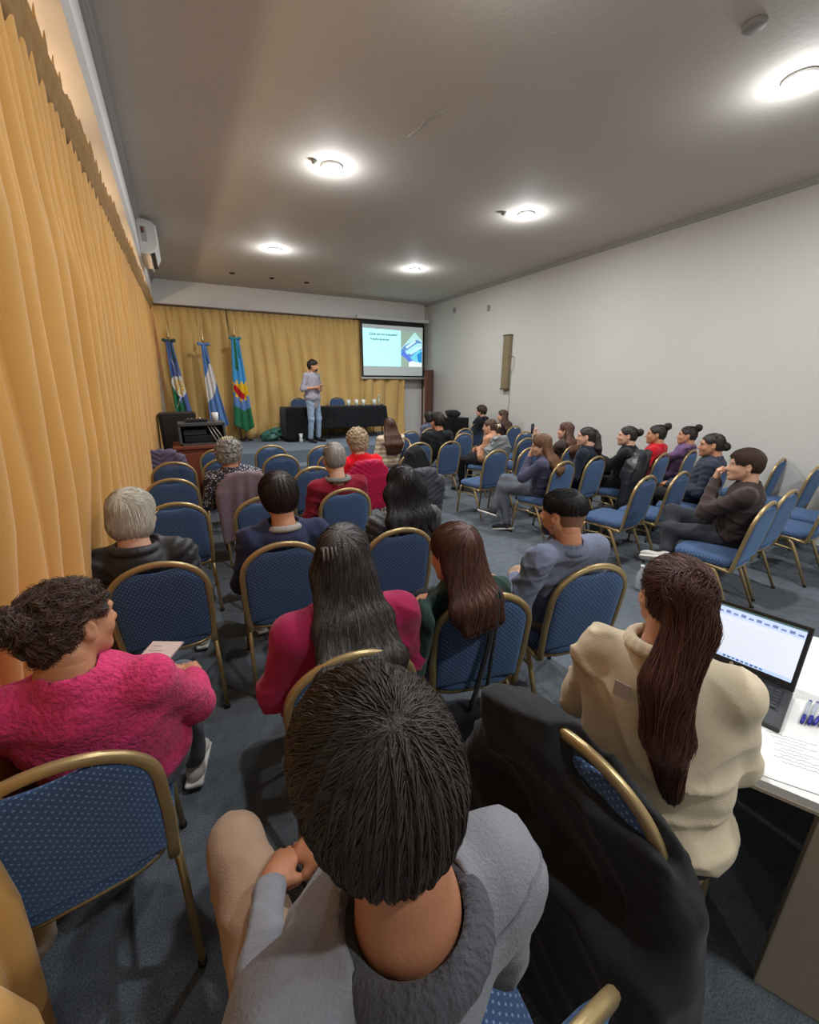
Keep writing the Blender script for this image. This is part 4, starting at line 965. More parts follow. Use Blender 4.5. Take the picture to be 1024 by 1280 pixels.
    if st in ('long', 'wavy'):
        back = Hc+M@np.array((0, -.075, -.02))*hs; endz = Nk[2]-hlen; yb = -.135*b-.02
        for j, u in enumerate(np.linspace(-1, 1, 5)):
            pts = [Hc+M@np.array((u*.055*hflare, -.06+.02*abs(u), -.03))*hs, Nk+np.array([u*.085*hflare, -.082+.018*abs(u), -.01]), Nk+tv*(.12)+np.array([u*.10*hflare, yb+.012*abs(u), 0]), Nk+tv*hlen+np.array([u*.085*hflare+(hairx or 0), yb+.0, 0])]
            if hlen < .14: pts = pts[:2]+[Nk+tv*hlen+np.array([u*.085*hflare, yb+.03, 0])]
            for a_, b_ in zip(pts[:-1], pts[1:]): h.cone(a_, b_, .036, .032 if b_ is not pts[-1] else .016, k=.03, fl=((0, 1, 0), .75))
            if u == 0: tail = pts
    elif st == 'pony':
        tie = Hc+M@np.array((0, -.098, .065))*hs; pts = [tie]+[np.array(q) for q in (hcol(dict(N=Nk, tv=tv, H=Hc, tie=tie, b=b)) if hcol else [tie+np.array([0, -.03, -.06]), Nk+np.array([0, -.115, .02]), Nk+tv*hlen+np.array([0, -.135*b, 0])])]
        rr = np.linspace(.028, .034, len(pts)-1).tolist()+[.012]
        if hflare != 1: rr = [r_*hflare if i else r_ for i, r_ in enumerate(rr)]
        for i in range(len(pts)-1): h.cone(pts[i], pts[i+1], rr[i], rr[i+1], k=.02)
        tail = pts
    elif st in ('bun', 'bunhigh', 'bunlow'):
        bc_ = {'bun': (0, -.135, .045), 'bunhigh': (0, -.115, .10), 'bunlow': (0, -.125, -.02)}[st]; h.ell(Hc+M@np.array(bc_)*hs, (.048, .040, .044), k=.014)
        tail = [Hc+M@np.array(bc_)*hs]
    amp = .003; ns_ = ns; ns = ns or 450; nsd = 5 if ns < 8000 else 7
    cr_ = M@np.array((0, -.06, .11)); 
    def hdisp(x, y, z):
        if st == 'curly' or curly: q = np.sin(70*x+3*np.sin(50*z))*np.sin(60*y+3*np.sin(55*x))*np.sin(58*z+2*np.sin(40*y)); return .012*np.abs(q)**.6*np.sign(q)
        a = np.arctan2(x-Hc[0], y-Hc[1]+.03); return (amp if ns_ == 0 else .0007)*(np.sin(26*a+1.5*np.sin(18*z))+.6*np.sin(57*a+3*np.sin(9*z)))
    h.disp = hdisp; h.amp = .014 if (st == 'curly' or curly) else .005
    Vv, Ff = h.mesh(hres if ns == 0 else max(.0062, hres*.9)); ho = obj('hair', Vv, Ff, hm, root)
    if ns:
        crown = Hc+M@np.array((0, -.075, .085))*hs
        def flow(Pp):
            v = Pp-crown
            if st in ('long', 'wavy', 'bob'):
                g = v*np.array([1, .8, .3]); g /= np.linalg.norm(g, axis=1, keepdims=True)+1e-6; w_ = np.clip((crown[2]-Pp[:, 2])/.06, 0, 1)[:, None]; o_ = g*(1-w_)+np.array([0, -.05, -1.])*w_
                if st == 'wavy': o_ = o_+np.stack([.5*np.sin(38*Pp[:, 2]+20*Pp[:, 0]), 0*v[:, 0], 0*v[:, 0]], 1)
                return o_
            if st in ('pony', 'bun', 'bunlow', 'bunhigh'):
                tp = tail[0]; dv = tp-Pp; n_ = np.linalg.norm(dv, axis=1, keepdims=True); o_ = dv/(n_+1e-6)
                if st == 'pony':
                    dist = np.stack([np.linalg.norm(Pp-(tail[i]+(tail[i+1]-tail[i])*np.clip(((Pp-tail[i])@(tail[i+1]-tail[i]))/((tail[i+1]-tail[i])@(tail[i+1]-tail[i])), 0, 1)[:, None]), axis=1) for i in range(len(tail)-1)], 1)
                    k = dist.argmin(1); seg = np.array([(tail[i+1]-tail[i])/np.linalg.norm(tail[i+1]-tail[i]) for i in range(len(tail)-1)])[k]
                    on = (dist.min(1) < .05) & ((np.linalg.norm(Pp-Hc, axis=1) > .125*hs) | (dist.min(1) < .032)); o_ = np.where(on[:, None], seg, o_)
                else:
                    near = (n_[:, 0] < .055); sw_ = np.cross(dv, M@np.array([0, 1., 0])); sw_ /= np.linalg.norm(sw_, axis=1, keepdims=True)+1e-6; o_ = np.where(near[:, None], sw_, o_)
                return o_
            g = v*np.array([1, 1, .5]); g /= np.linalg.norm(g, axis=1, keepdims=True)+1e-6
            w_ = np.clip((crown[2]-Pp[:, 2])/.16, 0, 1)[:, None]; o_ = g*(1-.7*w_)+np.array([0, 0, -1.])*w_
            if st == 'curly': o_ = o_*.4+np.stack([np.sin(60*Pp[:, 2]), np.sin(55*Pp[:, 0]), np.cos(62*Pp[:, 1])], 1)
            return o_
        strands('hair_strands', h, Vv, flow, ns, slen, nsd, srad if ns > 450 else .0024, lift, sm or strandm('strand of '+hm.name, HC.get(hm.name, (52, 44, 40)), .3), ho, 3, .09 if st != 'curly' and not curly else .55)
    br = S()
    for q in (-1, 1): br.cone((q*.018, .0865, .021), (q*.034, .087, .025), .0036, k=.004).cone((q*.034, .087, .025), (q*.048, .079, .022), .0036, .002, k=.004)
    for i, (t0, a_, b_, c_, d_, kk, op, fl) in enumerate(br.p): br.p[i] = (t0, a_*hs, b_*hs, c_, d_, kk, op, fl)
    Ve, Fe = br.xf(M, Hc).mesh(.0035); e_ = obj('eyebrows', Ve, Fe, hm, root)
    if beard:
        bd = S(); bd.ell((0, .045, -.072), (.052, .052, .036), k=.02).cone((-.054, .004, -.045), (-.018, .064, -.094), .021, .021, k=.02).cone((.054, .004, -.045), (.018, .064, -.094), .021, .021, k=.02)
        bd.ell((0, .092, -.052), (.028, .012, .008), k=.01); bd.ell((0, .10, -.066), (.016, .012, .006), k=.006, op='s'); bd.box((0, .02, .02), (.2, .2, .062), None, .002, k=.015, op='s')
        sdf_obj('beard', bd.xf(M, Hc), .006, hm, root)
    if st == 'fade':
        fd = S(); fd.ell((0, -.014, .026), (.0755, .0965, .084), k=.01).ell((0, -.04, -.03), (.057, .050, .055), k=.03); fd.ell((0, .10, -.045), (.07, .08, .12), k=.012, op='s'); fd.box((0, 0, -.265), (.2, .2, .19), rotm(0, .15), .001, k=.02, op='s')
        for q in (-1, 1): fd.ell((q*.085, .0, -.02), (.02, .024, .036), k=.008, op='s')
        for i, (t0, a_, b_, c_, d_, kk, op, fl) in enumerate(fd.p): fd.p[i] = (t0, a_*hs, b_*hs, c_, d_, kk, op, fl)
        sdf_obj('stubble', fd.xf(M, Hc), .006, mat('stubble skin', srgb(122, 86, 68), rough=.7, scale=40, var=.2), root)
    if glasses:
        mb = MB()
        for q in (-1, 1):
            c0 = np.array((q*.033, .099, .0)); pts = [Hc+M@(c0+np.array((.023*math.cos(a), -.004*abs(math.cos(a)), .018*math.sin(a))))*hs for a in np.linspace(0, 2*PI, 15)[:-1]]
            mb.sweep(pts, .0015, n=6, closed=True); mb.sweep([Hc+M@np.array(p)*hs for p in ((q*.057, .096, .004), (q*.078, .05, .004), (q*.084, .0, .002), (q*.083, -.012, -.006))], .0016, n=6)
        mb.sweep([Hc+M@np.array(p)*hs for p in ((-.010, .099, .003), (0, .102, .006), (.010, .099, .003))], .0014, n=6)
        mb.obj('glasses', plain('thin gold wire', (176, 150, 110), rough=.3, metal=.8), root, True)
    return root, dict(T=t_, N=Nk, P=P, sh=sh, A=A, tv=tv, up=up, kn=kn, an=an, H=Hc, M=M)
SKIN1 = skin('light skin', (205, 158, 132)); SKIN2 = skin('medium skin', (186, 132, 100)); SKIN3 = skin('tan skin', (164, 110, 80))
HAIRD = hairm('very dark hair', (36, 29, 26)); HAIRK = hairm('black hair', (22, 19, 19)); HAIRB = hairm('brown hair', (74, 50, 38)); HAIRA = hairm('auburn brown hair', (86, 52, 40))
HAIRG = hairm('grey hair', (150, 145, 138)); HAIRW = hairm('white hair', (196, 190, 176)); HAIRBL = hairm('ash blond hair', (176, 152, 122)); HAIRLB = hairm('light brown hair', (108, 76, 54))
JEANS = fabric('dark jeans', (44, 52, 70)); BLKT = fabric('black trousers', (30, 30, 34)); GREYT = fabric('grey trousers', (92, 96, 104)); TANT = fabric('tan corduroy', (158, 132, 110)); LJ = fabric('light jeans', (138, 158, 182), scale=6, var=.25)
RB = plain('white rubber', (214, 210, 204)); SHOEW = (plain('pale canvas', (196, 190, 182)), RB); SHOEK = (plain('black canvas', (32, 32, 34)), RB); SHOEB = (plain('dark shoe', (36, 30, 28)), plain('black rubber', (20, 20, 20)))
PEOPLE = {}
def pp(key, *a, **k): PEOPLE[key] = person(*a, **k)
# P1 the boy in front: short dark hair seen from above
GS = fabric('grey sweatshirt', (122, 122, 128), scale=40, var=.14, bump=.3); RIB = fabric('ribbed dark collar', (70, 70, 76), scale=5, bscale=150, bump=.6, stretch=(1, 1, .1))
def seams(t, j): pass
pp('boy', 'person with short dark hair in a grey crew-neck sweatshirt, nearest the camera', (.10, .47), 3, (.128, .332, 1.33), 4, -12, -2, .93, GS, .98, .96, wrinkle(.009, 22, 3), TANT, SHOEW, SKIN3,
   'mop', HAIRD, strandm('strand boy', (58, 50, 46), .35), 12000, .0009, .009, .006, armL='lap', armR='lap', collar=(RIB, 1.16, .0), sw=.145, lift=.004, slen=.06, leg=dict(Lk=(-.12, .46, .56), La=(-.12, .42, .085)), neck=1.0)
# P2 the woman in cream fleece at the laptop
CREAM = fabric('cream fleece', (212, 196, 168), scale=60, var=.06, bump=.3, bscale=420)
def tailP2(j): N_, t = j['N'], j['tv']; return [j['tie']+np.array([-.01, -.035, .0]), j['tie']+np.array([.01, -.055, -.09]), N_+np.array([.025, -.15, .0]), N_+t*.13+np.array([.04, -.155, 0]), N_+t*.27+np.array([.06, -.15, 0])]
pp('cream', 'woman with a long auburn ponytail in a cream fleece, sitting at the laptop', (1.03, .46), -66, (1.10, .545, 1.20), 32, -6, 0, .98, CREAM, .98, 1.16, wrinkle(.013, 20, 8), BLKT, SHOEW, SKIN1,
   'pony', HAIRA, strandm('strand auburn', (84, 50, 40)), 5200, .0011, .009, .0065, armL='fwd', armR='fwd', collar=(CREAM, 1.25, .03), sw=.155, hcol=tailP2, hflare=1.5, slen=.20, lift=.012)
# P3 the woman in pink
PINK = fabric('fuzzy pink knit', (206, 58, 108), scale=42, var=.5, bump=1.0, bscale=90, detail=6)
pp('pink', 'woman in a fuzzy pink sweater, dark curly hair in a loose bun, holding a notebook', (-.34, 1.36), -4, (-.345, 1.245, 1.155), -42, -6, 0, 1.0, PINK, .98, 1.1, wrinkle(.008, 14, 6), GREYT, SHOEW, SKIN2,
   'bun', HAIRD, strandm('strand curly dark', (88, 64, 52)), 4200, .0011, .010, .0065, curly=1, lift=.010, slen=.06, sw=.165,
   armR=((.23, .02, .70), (.20, .27, .635), (-.35, 1, -.0), (0, .1, -1), .3), armL=((-.25, .0, .74), (.05, .30, .665), (1, .35, -.05), (.0, -.2, -1), .5), glasses=False)
# P4 the woman in magenta with long ponytail
MAG = fabric('magenta knit', (150, 34, 74), scale=30, var=.15)
def tailP4(j): N_, t = j['N'], j['tv']; return [j['tie']+np.array([-.01, -.02, -.04]), N_+np.array([-.02, -.14, .02]), N_+t*.14+np.array([-.03, -.185, 0]), N_+t*.30+np.array([-.03, -.19, 0]), N_+t*.40+np.array([-.03, -.18, 0])]
pp('magenta', 'woman in a magenta sweater with very long grey-streaked dark hair and glasses', (.40, 1.33), -4, (.425, 1.30, 1.15), -24, -12, 0, 1.10, MAG, .98, 1.28, wrinkle(.011, 24, 9), TANT, SHOEB, SKIN2,
   'long', hairm('greying dark hair', (66, 62, 60)), strandm('strand greying', (62, 56, 54), .7), 5200, .0012, .010, .0068, glasses=True, hlen=.38, hflare=1.15, slen=.16, sw=.185, armL='crossed', armR='crossed')
# P5 dark green
GRN = fabric('dark green knit', (42, 62, 56))
pp('green', 'woman with long straight brown hair in a dark green sweater', (1.0, 1.42), 6, (.90, 1.30, 1.08), 10, -10, 0, 1.10, GRN, .98, 1.05, None, BLKT, SHOEB, SKIN2,
   'long', HAIRA, strandm('strand chestnut', (88, 58, 46)), 4600, .0012, .010, .0068, armL='crossed', armR='lap', hlen=.125, slen=.13, sw=.165, hflare=1.12, hairx=.01)
# P6 man in blue-grey
BG = fabric('slate blue grey cotton', (104, 110, 130))
pp('slate', 'man with black faded hair and beard in a slate blue grey shirt', (1.66, 1.42), -2, (1.50, 1.29, 1.165), 16, -2, 0, 1.0, BG, .98, 1.12, None, TANT, SHOEB, SKIN2,
   'fade', HAIRK, strandm('strand black', (30, 28, 28)), 3200, .0010, .010, .0065, beard=True, collar=(BG, 1.0, .0), sw=.19, armL='lap', armR='lap', lift=.004, slen=.05)
# P7 white hair black puffer
DEFW = 1
PUF = fabric('black quilted nylon', (34, 33, 36), rough=.5, spec=.4, bump=.1)
pp('white', 'elderly woman with white bobbed hair and glasses in a black puffer jacket by the curtain', (-.26, 2.46), -3, (-.305, 2.36, 1.13), -22, -6, 0, 1.12, PUF, .98, 1.15, quilt(.012, 46, 3), BLKT, SHOEW, SKIN1,
   'bob', HAIRW, strandm('strand white', (186, 178, 162), .25), 3000, .0013, .012, .008, glasses=True, hood=True, armL='lap', armR='side', collar=(PUF, 1.25, .02))
# P8 navy
NAVY = fabric('navy hooded jacket', (44, 48, 72))
pp('navy', 'person with short dark brown hair in a navy hooded jacket', (.38, 2.45), 0, (.40, 2.36, 1.13), 0, -8, 0, 1.13, NAVY, .98, 1.2, None, BLKT, SHOEW, SKIN2,
   'mop', hairm('dark brown hair', (40, 30, 26)), strandm('strand dark brown', (46, 35, 30)), 2400, .0014, .012, .008, hood=True, lift=.006, slen=.06, collar=(fabric('pale grey lining', (150, 144, 138)), 1.1, .012))
# P9 black wavy
PUF2 = fabric('dark grey quilted nylon', (52, 49, 52), rough=.5, spec=.4, bump=.1)
pp('wavy', 'woman with thick wavy black hair in a dark quilted puffer jacket', (1.10, 2.38), 2, (1.14, 2.26, 1.13), 0, -4, 0, 1.14, PUF2, .98, 1.2, quilt(.012, 52, 5), BLKT, SHOEB, SKIN2,
   'wavy', HAIRK, strandm('strand black 2', (36, 33, 33)), 3600, .0014, .012, .009, hlen=.10, hflare=1.55, slen=.10)
# P10
MAR = fabric('maroon sweater', (128, 26, 44))
pp('maroon', 'grey-haired man in a maroon sweater with a grey collar', (1.08, 3.40), 0, (1.05, 3.34, 1.14), -8, -2, 0, 1.14, MAR, .98, 1.12, None, BLKT, SHOEB, SKIN1,
   'short', hairm('salt and pepper hair', (150, 142, 134)), strandm('strand grey', (150, 142, 134), .35), 1500, .0016, .013, .009, collar=(fabric('grey shirt collar', (120, 118, 116)), 1.25, .022), lift=.003, slen=.04)
# P11
RED = fabric('bright red knit', (214, 20, 34))
pp('red', 'woman with curly ash blond hair in a bright red sweater', (1.70, 4.42), 0, (1.64, 4.36, 1.13), 0, -4, 0, 1.18, RED, .98, 1.12, None, JEANS, SHOEB, SKIN1,
   'curly', HAIRBL, strandm('strand blond', (178, 156, 128), .35), 1200, .002, .014, .010, lift=.01, slen=.05)
# P12
def lace_mat():
    m, t, b = nt('black and white patterned lace'); tc = N(t, 'ShaderNodeTexCoord'); v = N(t, 'ShaderNodeTexVoronoi', i_Scale=44, feature='DISTANCE_TO_EDGE'); t.links.new(tc.outputs['Object'], v.inputs['Vector'])
    n = N(t, 'ShaderNodeTexNoise', i_Scale=30); t.links.new(tc.outputs['Object'], n.inputs['Vector']); g = N(t, 'ShaderNodeMath', operation='MULTIPLY'); t.links.new(v.outputs[0], g.inputs[0]); t.links.new(n.outputs[0], g.inputs[1])
    l = N(t, 'ShaderNodeMath', operation='GREATER_THAN'); l.inputs[1].default_value = .11; t.links.new(g.outputs[0], l.inputs[0]); r = N(t, 'ShaderNodeMixRGB'); r.inputs[1].default_value = c4(srgb(44, 40, 50)); r.inputs[2].default_value = c4(srgb(186, 178, 182))
    t.links.new(l.outputs[0], r.inputs[0]); t.links.new(r.outputs[0], b.inputs['Base Color']); b.inputs['Roughness'].default_value = .9; return m
pp('lace', 'grey-haired woman in a dark blouse with white lace pattern', (.40, 4.40), -4, (.32, 4.34, 1.105), -28, -4, 0, 1.17, lace_mat(), .98, 1.2, None, BLKT, SHOEB, SKIN2,
   'curly', HAIRG, strandm('strand mid grey', (132, 126, 122), .4), 1200, .002, .014, .010, lift=.01, slen=.05)
# P13
def stripes(nm, c1, c2, f):
    m, t, b = nt(nm); tc = N(t, 'ShaderNodeTexCoord'); wv = N(t, 'ShaderNodeTexWave', i_Scale=f, bands_direction='Z', i_Distortion=.6); t.links.new(tc.outputs['Object'], wv.inputs['Vector'])
    r = N(t, 'ShaderNodeMixRGB'); r.inputs[1].default_value = c4(srgb(*c1)); r.inputs[2].default_value = c4(srgb(*c2)); t.links.new(wv.outputs['Fac'], r.inputs[0]); t.links.new(r.outputs[0], b.inputs['Base Color']); b.inputs['Roughness'].default_value = .9; return m
pp('stripe', 'woman with long wavy brown hair in a cream top with tan stripes', (2.72, 5.84), 0, (2.72, 5.80, 1.14), 0, -2, 0, 1.0, stripes('cream striped knit', (222, 208, 186), (176, 146, 112), 4.5), .98, 1.0, None, fabric('tan trousers', (150, 124, 98)), SHOEW, SKIN1,
   'wavy', HAIRB, strandm('strand brown', (92, 60, 44)), 900, .0022, .015, .011, hlen=.26, hflare=1.15, slen=.12)
pp('blackman', 'man with short dark hair in a black sweater, centre back', (3.08, 5.56), -4, (3.36, 5.43, 1.20), 10, 0, 0, 1.12, fabric('black sweater', (26, 27, 30)), .98, 1.22, None, JEANS, SHOEW, SKIN2,
   'short', HAIRD, res=.015, hres=.010, armL='crossed')
pp('vest', 'girl with dark bobbed hair in a grey and navy top by the brown door', (4.2, 7.18), 14, (4.2, 7.12, 1.12), 14, 0, 0, 1.0, fabric('slate vest', (88, 90, 108)), .98, 1.0, None, BLKT, SHOEW, SKIN1, 'bob', HAIRD, res=.017, hres=.012)
BLK = fabric('black cotton', (34, 35, 38))
pp('teen', 'boy with tousled brown hair in profile in a black shirt against the far wall', (5.72, 7.72), 20, (5.72, 7.44, 1.18), 24, 0, 0, 1.0, BLK, .98, 1.05, None, BLKT, SHOEW, SKIN1, 'mop', hairm('tousled brown hair', (58, 42, 34)), res=.016, hres=.011)
pp('farlong', 'girl with long dark brown hair sitting against the far wall', (5.84, 6.78), 16, (5.72, 6.72, 1.13), 28, 0, 0, 1.0, fabric('dark brown top', (62, 48, 44)), .98, 1.0, None, BLKT, SHOEW, SKIN1, 'wavy', HAIRB, res=.016, hres=.011, hlen=.28)
pp('tan', 'woman in a tan sweater with hair held by a claw clip', (4.26, 5.30), 24, (4.18, 5.20, 1.11), 16, -6, 0, 1.0, fabric('tan sweater', (186, 136, 104)), .98, 1.12, None, BLKT, SHOEB, SKIN1, 'bunlow', HAIRB, res=.014, hres=.010, armL='crossed', armR='crossed')
DN = fabric('dusty navy sweater', (74, 74, 96))
pp('lean', 'girl with long light brown hair leaning on her hand in a dusty navy sweater', (3.62, 3.44), 26, (3.44, 3.36, 1.10), 22, -12, -4, 1.03, DN, .98, 1.15, None, GREYT, SHOEK, SKIN1, 'long', HAIRLB, strandm('strand light brown', (120, 84, 60)), 2000, .0016, .012, .009, hlen=.30, slen=.14, armL='chin', armR='lap', hairx=.04,
   leg=dict(Lk=(-.10, .46, .53), La=(-.14, .36, .085), Rk=(-.04, .47, .62), Ra=(-.22, .52, .27)))
pp('phone', 'girl with long reddish brown hair holding up a phone', (4.74, 4.26), 14, (4.70, 4.16, 1.12), 20, 0, 0, 1.0, fabric('dark brown coat', (66, 52, 48)), .98, 1.08, None, BLKT, SHOEB, SKIN1, 'long', HAIRA, res=.014, hres=.010, hlen=.26, armL=((-.24, .10, .80), (-.20, .30, 1.02), (.05, .2, 1), (0, -1, .2), .7))
pp('hoodie', 'girl with a dark ponytail in a navy hoodie', (4.34, 3.50), 18, (4.24, 3.43, 1.14), 24, 0, 0, 1.0, fabric('dark navy hoodie', (32, 36, 50)), .98, 1.12, None, BLKT, SHOEB, SKIN1, 'pony', HAIRD, res=.013, hres=.009, hood=True, hlen=.06, hflare=1.1)
pp('cup', 'woman with a dark low bun in a black sweater, holding a cup with a straw', (4.80, 3.26), 22, (4.68, 3.20, 1.15), 22, 0, 0, 1.0, fabric('black knit', (28, 28, 30)), .98, 1.08, None, BLKT, SHOEB, SKIN1, 'bun', HAIRD, res=.013, hres=.009, armL=((-.26, .10, .80), (-.16, .34, .92), (.1, .7, .5), (1, 0, 0), .7))
pp('redtop', 'woman with a high dark bun in a bright red top', (5.24, 3.24), 16, (5.14, 3.13, 1.15), 22, 0, 0, 1.0, fabric('red top', (196, 26, 40)), .9, 1.0, None, BLKT, SHOEB, SKIN2, 'bunhigh', HAIRD, res=.014, hres=.009)
pp('purple', 'woman with a dark high bun in a purple hoodie', (5.82, 3.22), 16, (5.73, 3.08, 1.11), 22, 0, 0, 1.0, fabric('purple hoodie', (112, 84, 122)), .98, 1.12, None, JEANS, SHOEB, SKIN2, 'bunhigh', HAIRD, res=.014, hres=.009, hood=True, armL=((-.26, .12, .76), (-.16, .36, .70), (.1, 1, .1), (0, 0, -1), .6))
pp('puffer', 'woman with dark hair tied low in a navy puffer jacket', (4.94, 2.46), 20, (4.86, 2.35, 1.135), 18, -4, 0, 1.05, fabric('navy quilted nylon', (46, 50, 66), rough=.6), .98, 1.2, quilt(.008, 46, 2), BLKT, SHOEB, SKIN2, 'bunlow', HAIRD, res=.013, hres=.009, hood=True)
BRW = fabric('dark brown sweater', (68, 56, 54))
pp('brown', 'young man in a dark brown sweater with crossed legs and his fist at his mouth', (3.88, 1.56), 22, (3.74, 1.545, 1.15), 16, 0, 0, 1.04, BRW, .98, 1.12, None, fabric('charcoal cargo trousers', (54, 56, 62)), SHOEW, SKIN1,
   'short', HAIRB, strandm('strand mid brown', (78, 58, 46)), 2200, .0013, .011, .0075, armL=((-.20, .22, .76), (-.06, .20, 1.0), (.05, .0, 1), (-.0, -1, .1), 1.0), armR='crossed', lift=.007, slen=.06, collar=(BRW, .95, .0),
   leg=dict(Lk=(-.14, .43, .54), La=(-.14, .42, .085), Rk=(.02, .47, .66), Ra=(-.26, .42, .36)))
# the speaker on the stage
pp('speaker', 'bearded man in a grey shirt and light jeans standing on the stage holding a phone', (2.46, 9.15), -146, (2.50, 9.10, STG+1.60), 28, 2, 0, 1.03, fabric('grey checked shirt', (150, 146, 154), scale=60, var=.2), .60, 1.08, wrinkle(.014, 26, 3), LJ, SHOEB, SKIN2,
   'short', HAIRD, res=.014, hres=.009, beard=True, stand=STG, group=None, extra=lambda t_, j: t_.cone((0, .0, 1.12), (0, .0, .84), .155, .165, k=.05, fl=((0, 1, 0), .72)), armR=((.27, -.02, 1.14), (.04, .20, 1.17), (-.9, .3, .2), (0, -1, .2), .9), armL=((-.24, .0, 1.14), (-.07, .20, 1.13), (.9, .2, .1), (0, -1, .0), .8),
   collar=(fabric('grey shirt collar 2', (158, 154, 162)), 1.0, .01))
# ---------------------------------------------------------------- coats and cloths on chairs
def on_chair(ax, ay, face, label, m, cat='coat', hem=.45, w_=.24, th=.045, seed=0, disp=None, name='coat', top=.955, extra=None, res=.012, group=None, amp=.012, front=.7):
    "a garment hung over a chair back: a dome-topped thick cloth that straddles the frame"
    f = math.radians(face); t0 = np.array([ax-math.sin(f)*.272, ay+math.cos(f)*.272, 0])
    s = S(); by = lambda z: -.195-(z-.42)*.155; R = rotm(0, .155)
    for sy, zz in ((-.028, hem), (.03, front)):
        zc = (zz+.76)/2; s.box((0, by(zc)+sy, zc), (w_, th*.42, (.76-zz)/2+.03), R, .015, k=.03)
        s.ell((0, by(.76)+sy, .76), (w_, th*.5, top-.76), R, k=.03)
    s.cone((-w_*.5, by(top-.04), top-.045), (w_*.5, by(top-.04), top-.045), th*.6, k=.03)
    if extra: extra(s, by)
    s.disp = disp or wrinkle(amp, 17, seed); s.amp = .02
    o = sdf_obj(name, s, res, m, None); o.location = t0; o.rotation_euler = (0, 0, f); tag(o, label, cat, group); return o
def vfold(amp=.012, f=60, seed=0):
    w0 = wrinkle(.003, 15, seed)
    def fn(x, y, z): return amp*np.clip((1.02-z)/.35, .15, 1)*np.sin(f*x+1.5*np.sin(3*z+seed)+2*np.sin(11*x))+w0(x, y, z)
    return fn
def cs(i): return CHAIRS[i][:3]
on_chair(*cs(8), 'mauve shawl draped smoothly over the back of the chair of the woman in lace', fabric('mauve wool', (124, 104, 110)), 'shawl', .26, .25, .05, 1, vfold(.014, 42, 1), 'shawl', .965)
on_chair(*cs(5), 'purple grey padded jacket over a chair back beside the curtain', fabric('purple grey nylon', (92, 82, 104), rough=.5), 'jacket', .40, .27, .07, 2, quilt(.010, 50, 2), 'jacket', .985, lambda s, by: s.cone((.2, -.28, .86), (.30, -.22, .45), .06, .045, k=.03))
on_chair(*cs(20), 'magenta quilted jacket over the chair of the woman in red', fabric('magenta nylon', (176, 22, 66), rough=.5), 'jacket', .40, .25, .06, 3, quilt(.007, 60, 3), 'jacket', .965)
on_chair(*cs(25), 'dark grey quilted coat filling a chair ahead of the wavy-haired woman', fabric('dark grey nylon', (60, 60, 66), rough=.5), 'coat', .30, .27, .08, 4, quilt(.010, 52, 4), 'coat', .99, lambda s, by: s.cone((.22, -.26, .84), (.27, -.1, .5), .07, .05, k=.04))
on_chair(*cs(26), 'black hooded coat hung on a chair, its hood standing up', BLK, 'coat', .45, .20, .08, 5, None, 'coat', .95, lambda s, by: s.ell((0, -.27, .93), (.11, .07, .09), k=.06))
on_chair(*cs(34), 'light grey coat over the chair of the woman in the tan sweater', fabric('light grey wool', (134, 138, 136)), 'coat', .30, .26, .07, 6, None, 'coat', .985, None, amp=.02)
on_chair(*cs(43), 'black leather jacket over the chair of the woman with the cup', mat('black leather', srgb(44, 46, 50), rough=.35, scale=20, bump=.2, spec=.6), 'jacket', .22, .28, .08, 7, None, 'jacket', .99, lambda s, by: s.cone((-.22, -.28, .84), (-.26, -.25, .40), .07, .05, k=.04), amp=.02)
# the huge black coat on the chair next to the boy
def bigcoat(s, by):
    s.cone((-.20, -.27, .84), (-.34, -.30, .50), .065, .055, k=.05).cone((-.34, -.30, .50), (-.30, -.34, .16), .055, .05, k=.04)
    s.cone((.26, -.26, .70), (.30, -.30, .32), .06, .06, k=.05)
    s.box((.02, -.33, .34), (.30, .05, .26), rotm(0, .05), .03, k=.08)
    s.ell((-.16, -.30, .86), (.13, .05, .07), k=.04)
    s.ell((.16, -.32, .95), (.20, .10, .14), k=.03, op='s')
COATM = fabric('black down coat', (27, 26, 28), rough=.7, spec=.25)
on_chair(*cs(22), 'huge black coat hanging to the floor from the chair beside the boy in grey', COATM, 'coat', .08, .25, .06, 8, wrinkle(.014, 12, 8), 'coat', .95, bigcoat, res=.009)
# strap over the chair of the woman in green, and her bag below it
f_ = math.radians(CHAIRS[12][2]); st_ = thing('handbag', 'black handbag hanging by its strap from the chair of the woman in green', 'bag', (CHAIRS[12][0]-math.sin(f_)*.272, CHAIRS[12][1]+math.cos(f_)*.272, 0), f_)
MB().sweep([(.02, -.24, .90), (.02, -.268, .955), (.02, -.305, .94), (.015, -.285, .7), (-.02, -.262, .45), (-.05, -.245, .30)], .014, .003, 6, up=(1, 0, 0)).obj('strap', BLK, st_, True)
MB().sweep([(.05, -.24, .90), (.045, -.268, .957), (.04, -.303, .94), (.035, -.285, .7), (.03, -.262, .45), (.08, -.245, .30)], .009, .003, 6, up=(1, 0, 0)).obj('strap', BLK, st_, True)
sb = S(); sb.box((0, -.22, .19), (.19, .07, .14), None, .05, k=.03).box((0, -.30, .17), (.15, .03, .10), None, .02, k=.02); sb.disp = wrinkle(.008, 16, 5); sb.amp = .012
sdf_obj('bag_body', sb, .010, BLK, st_)
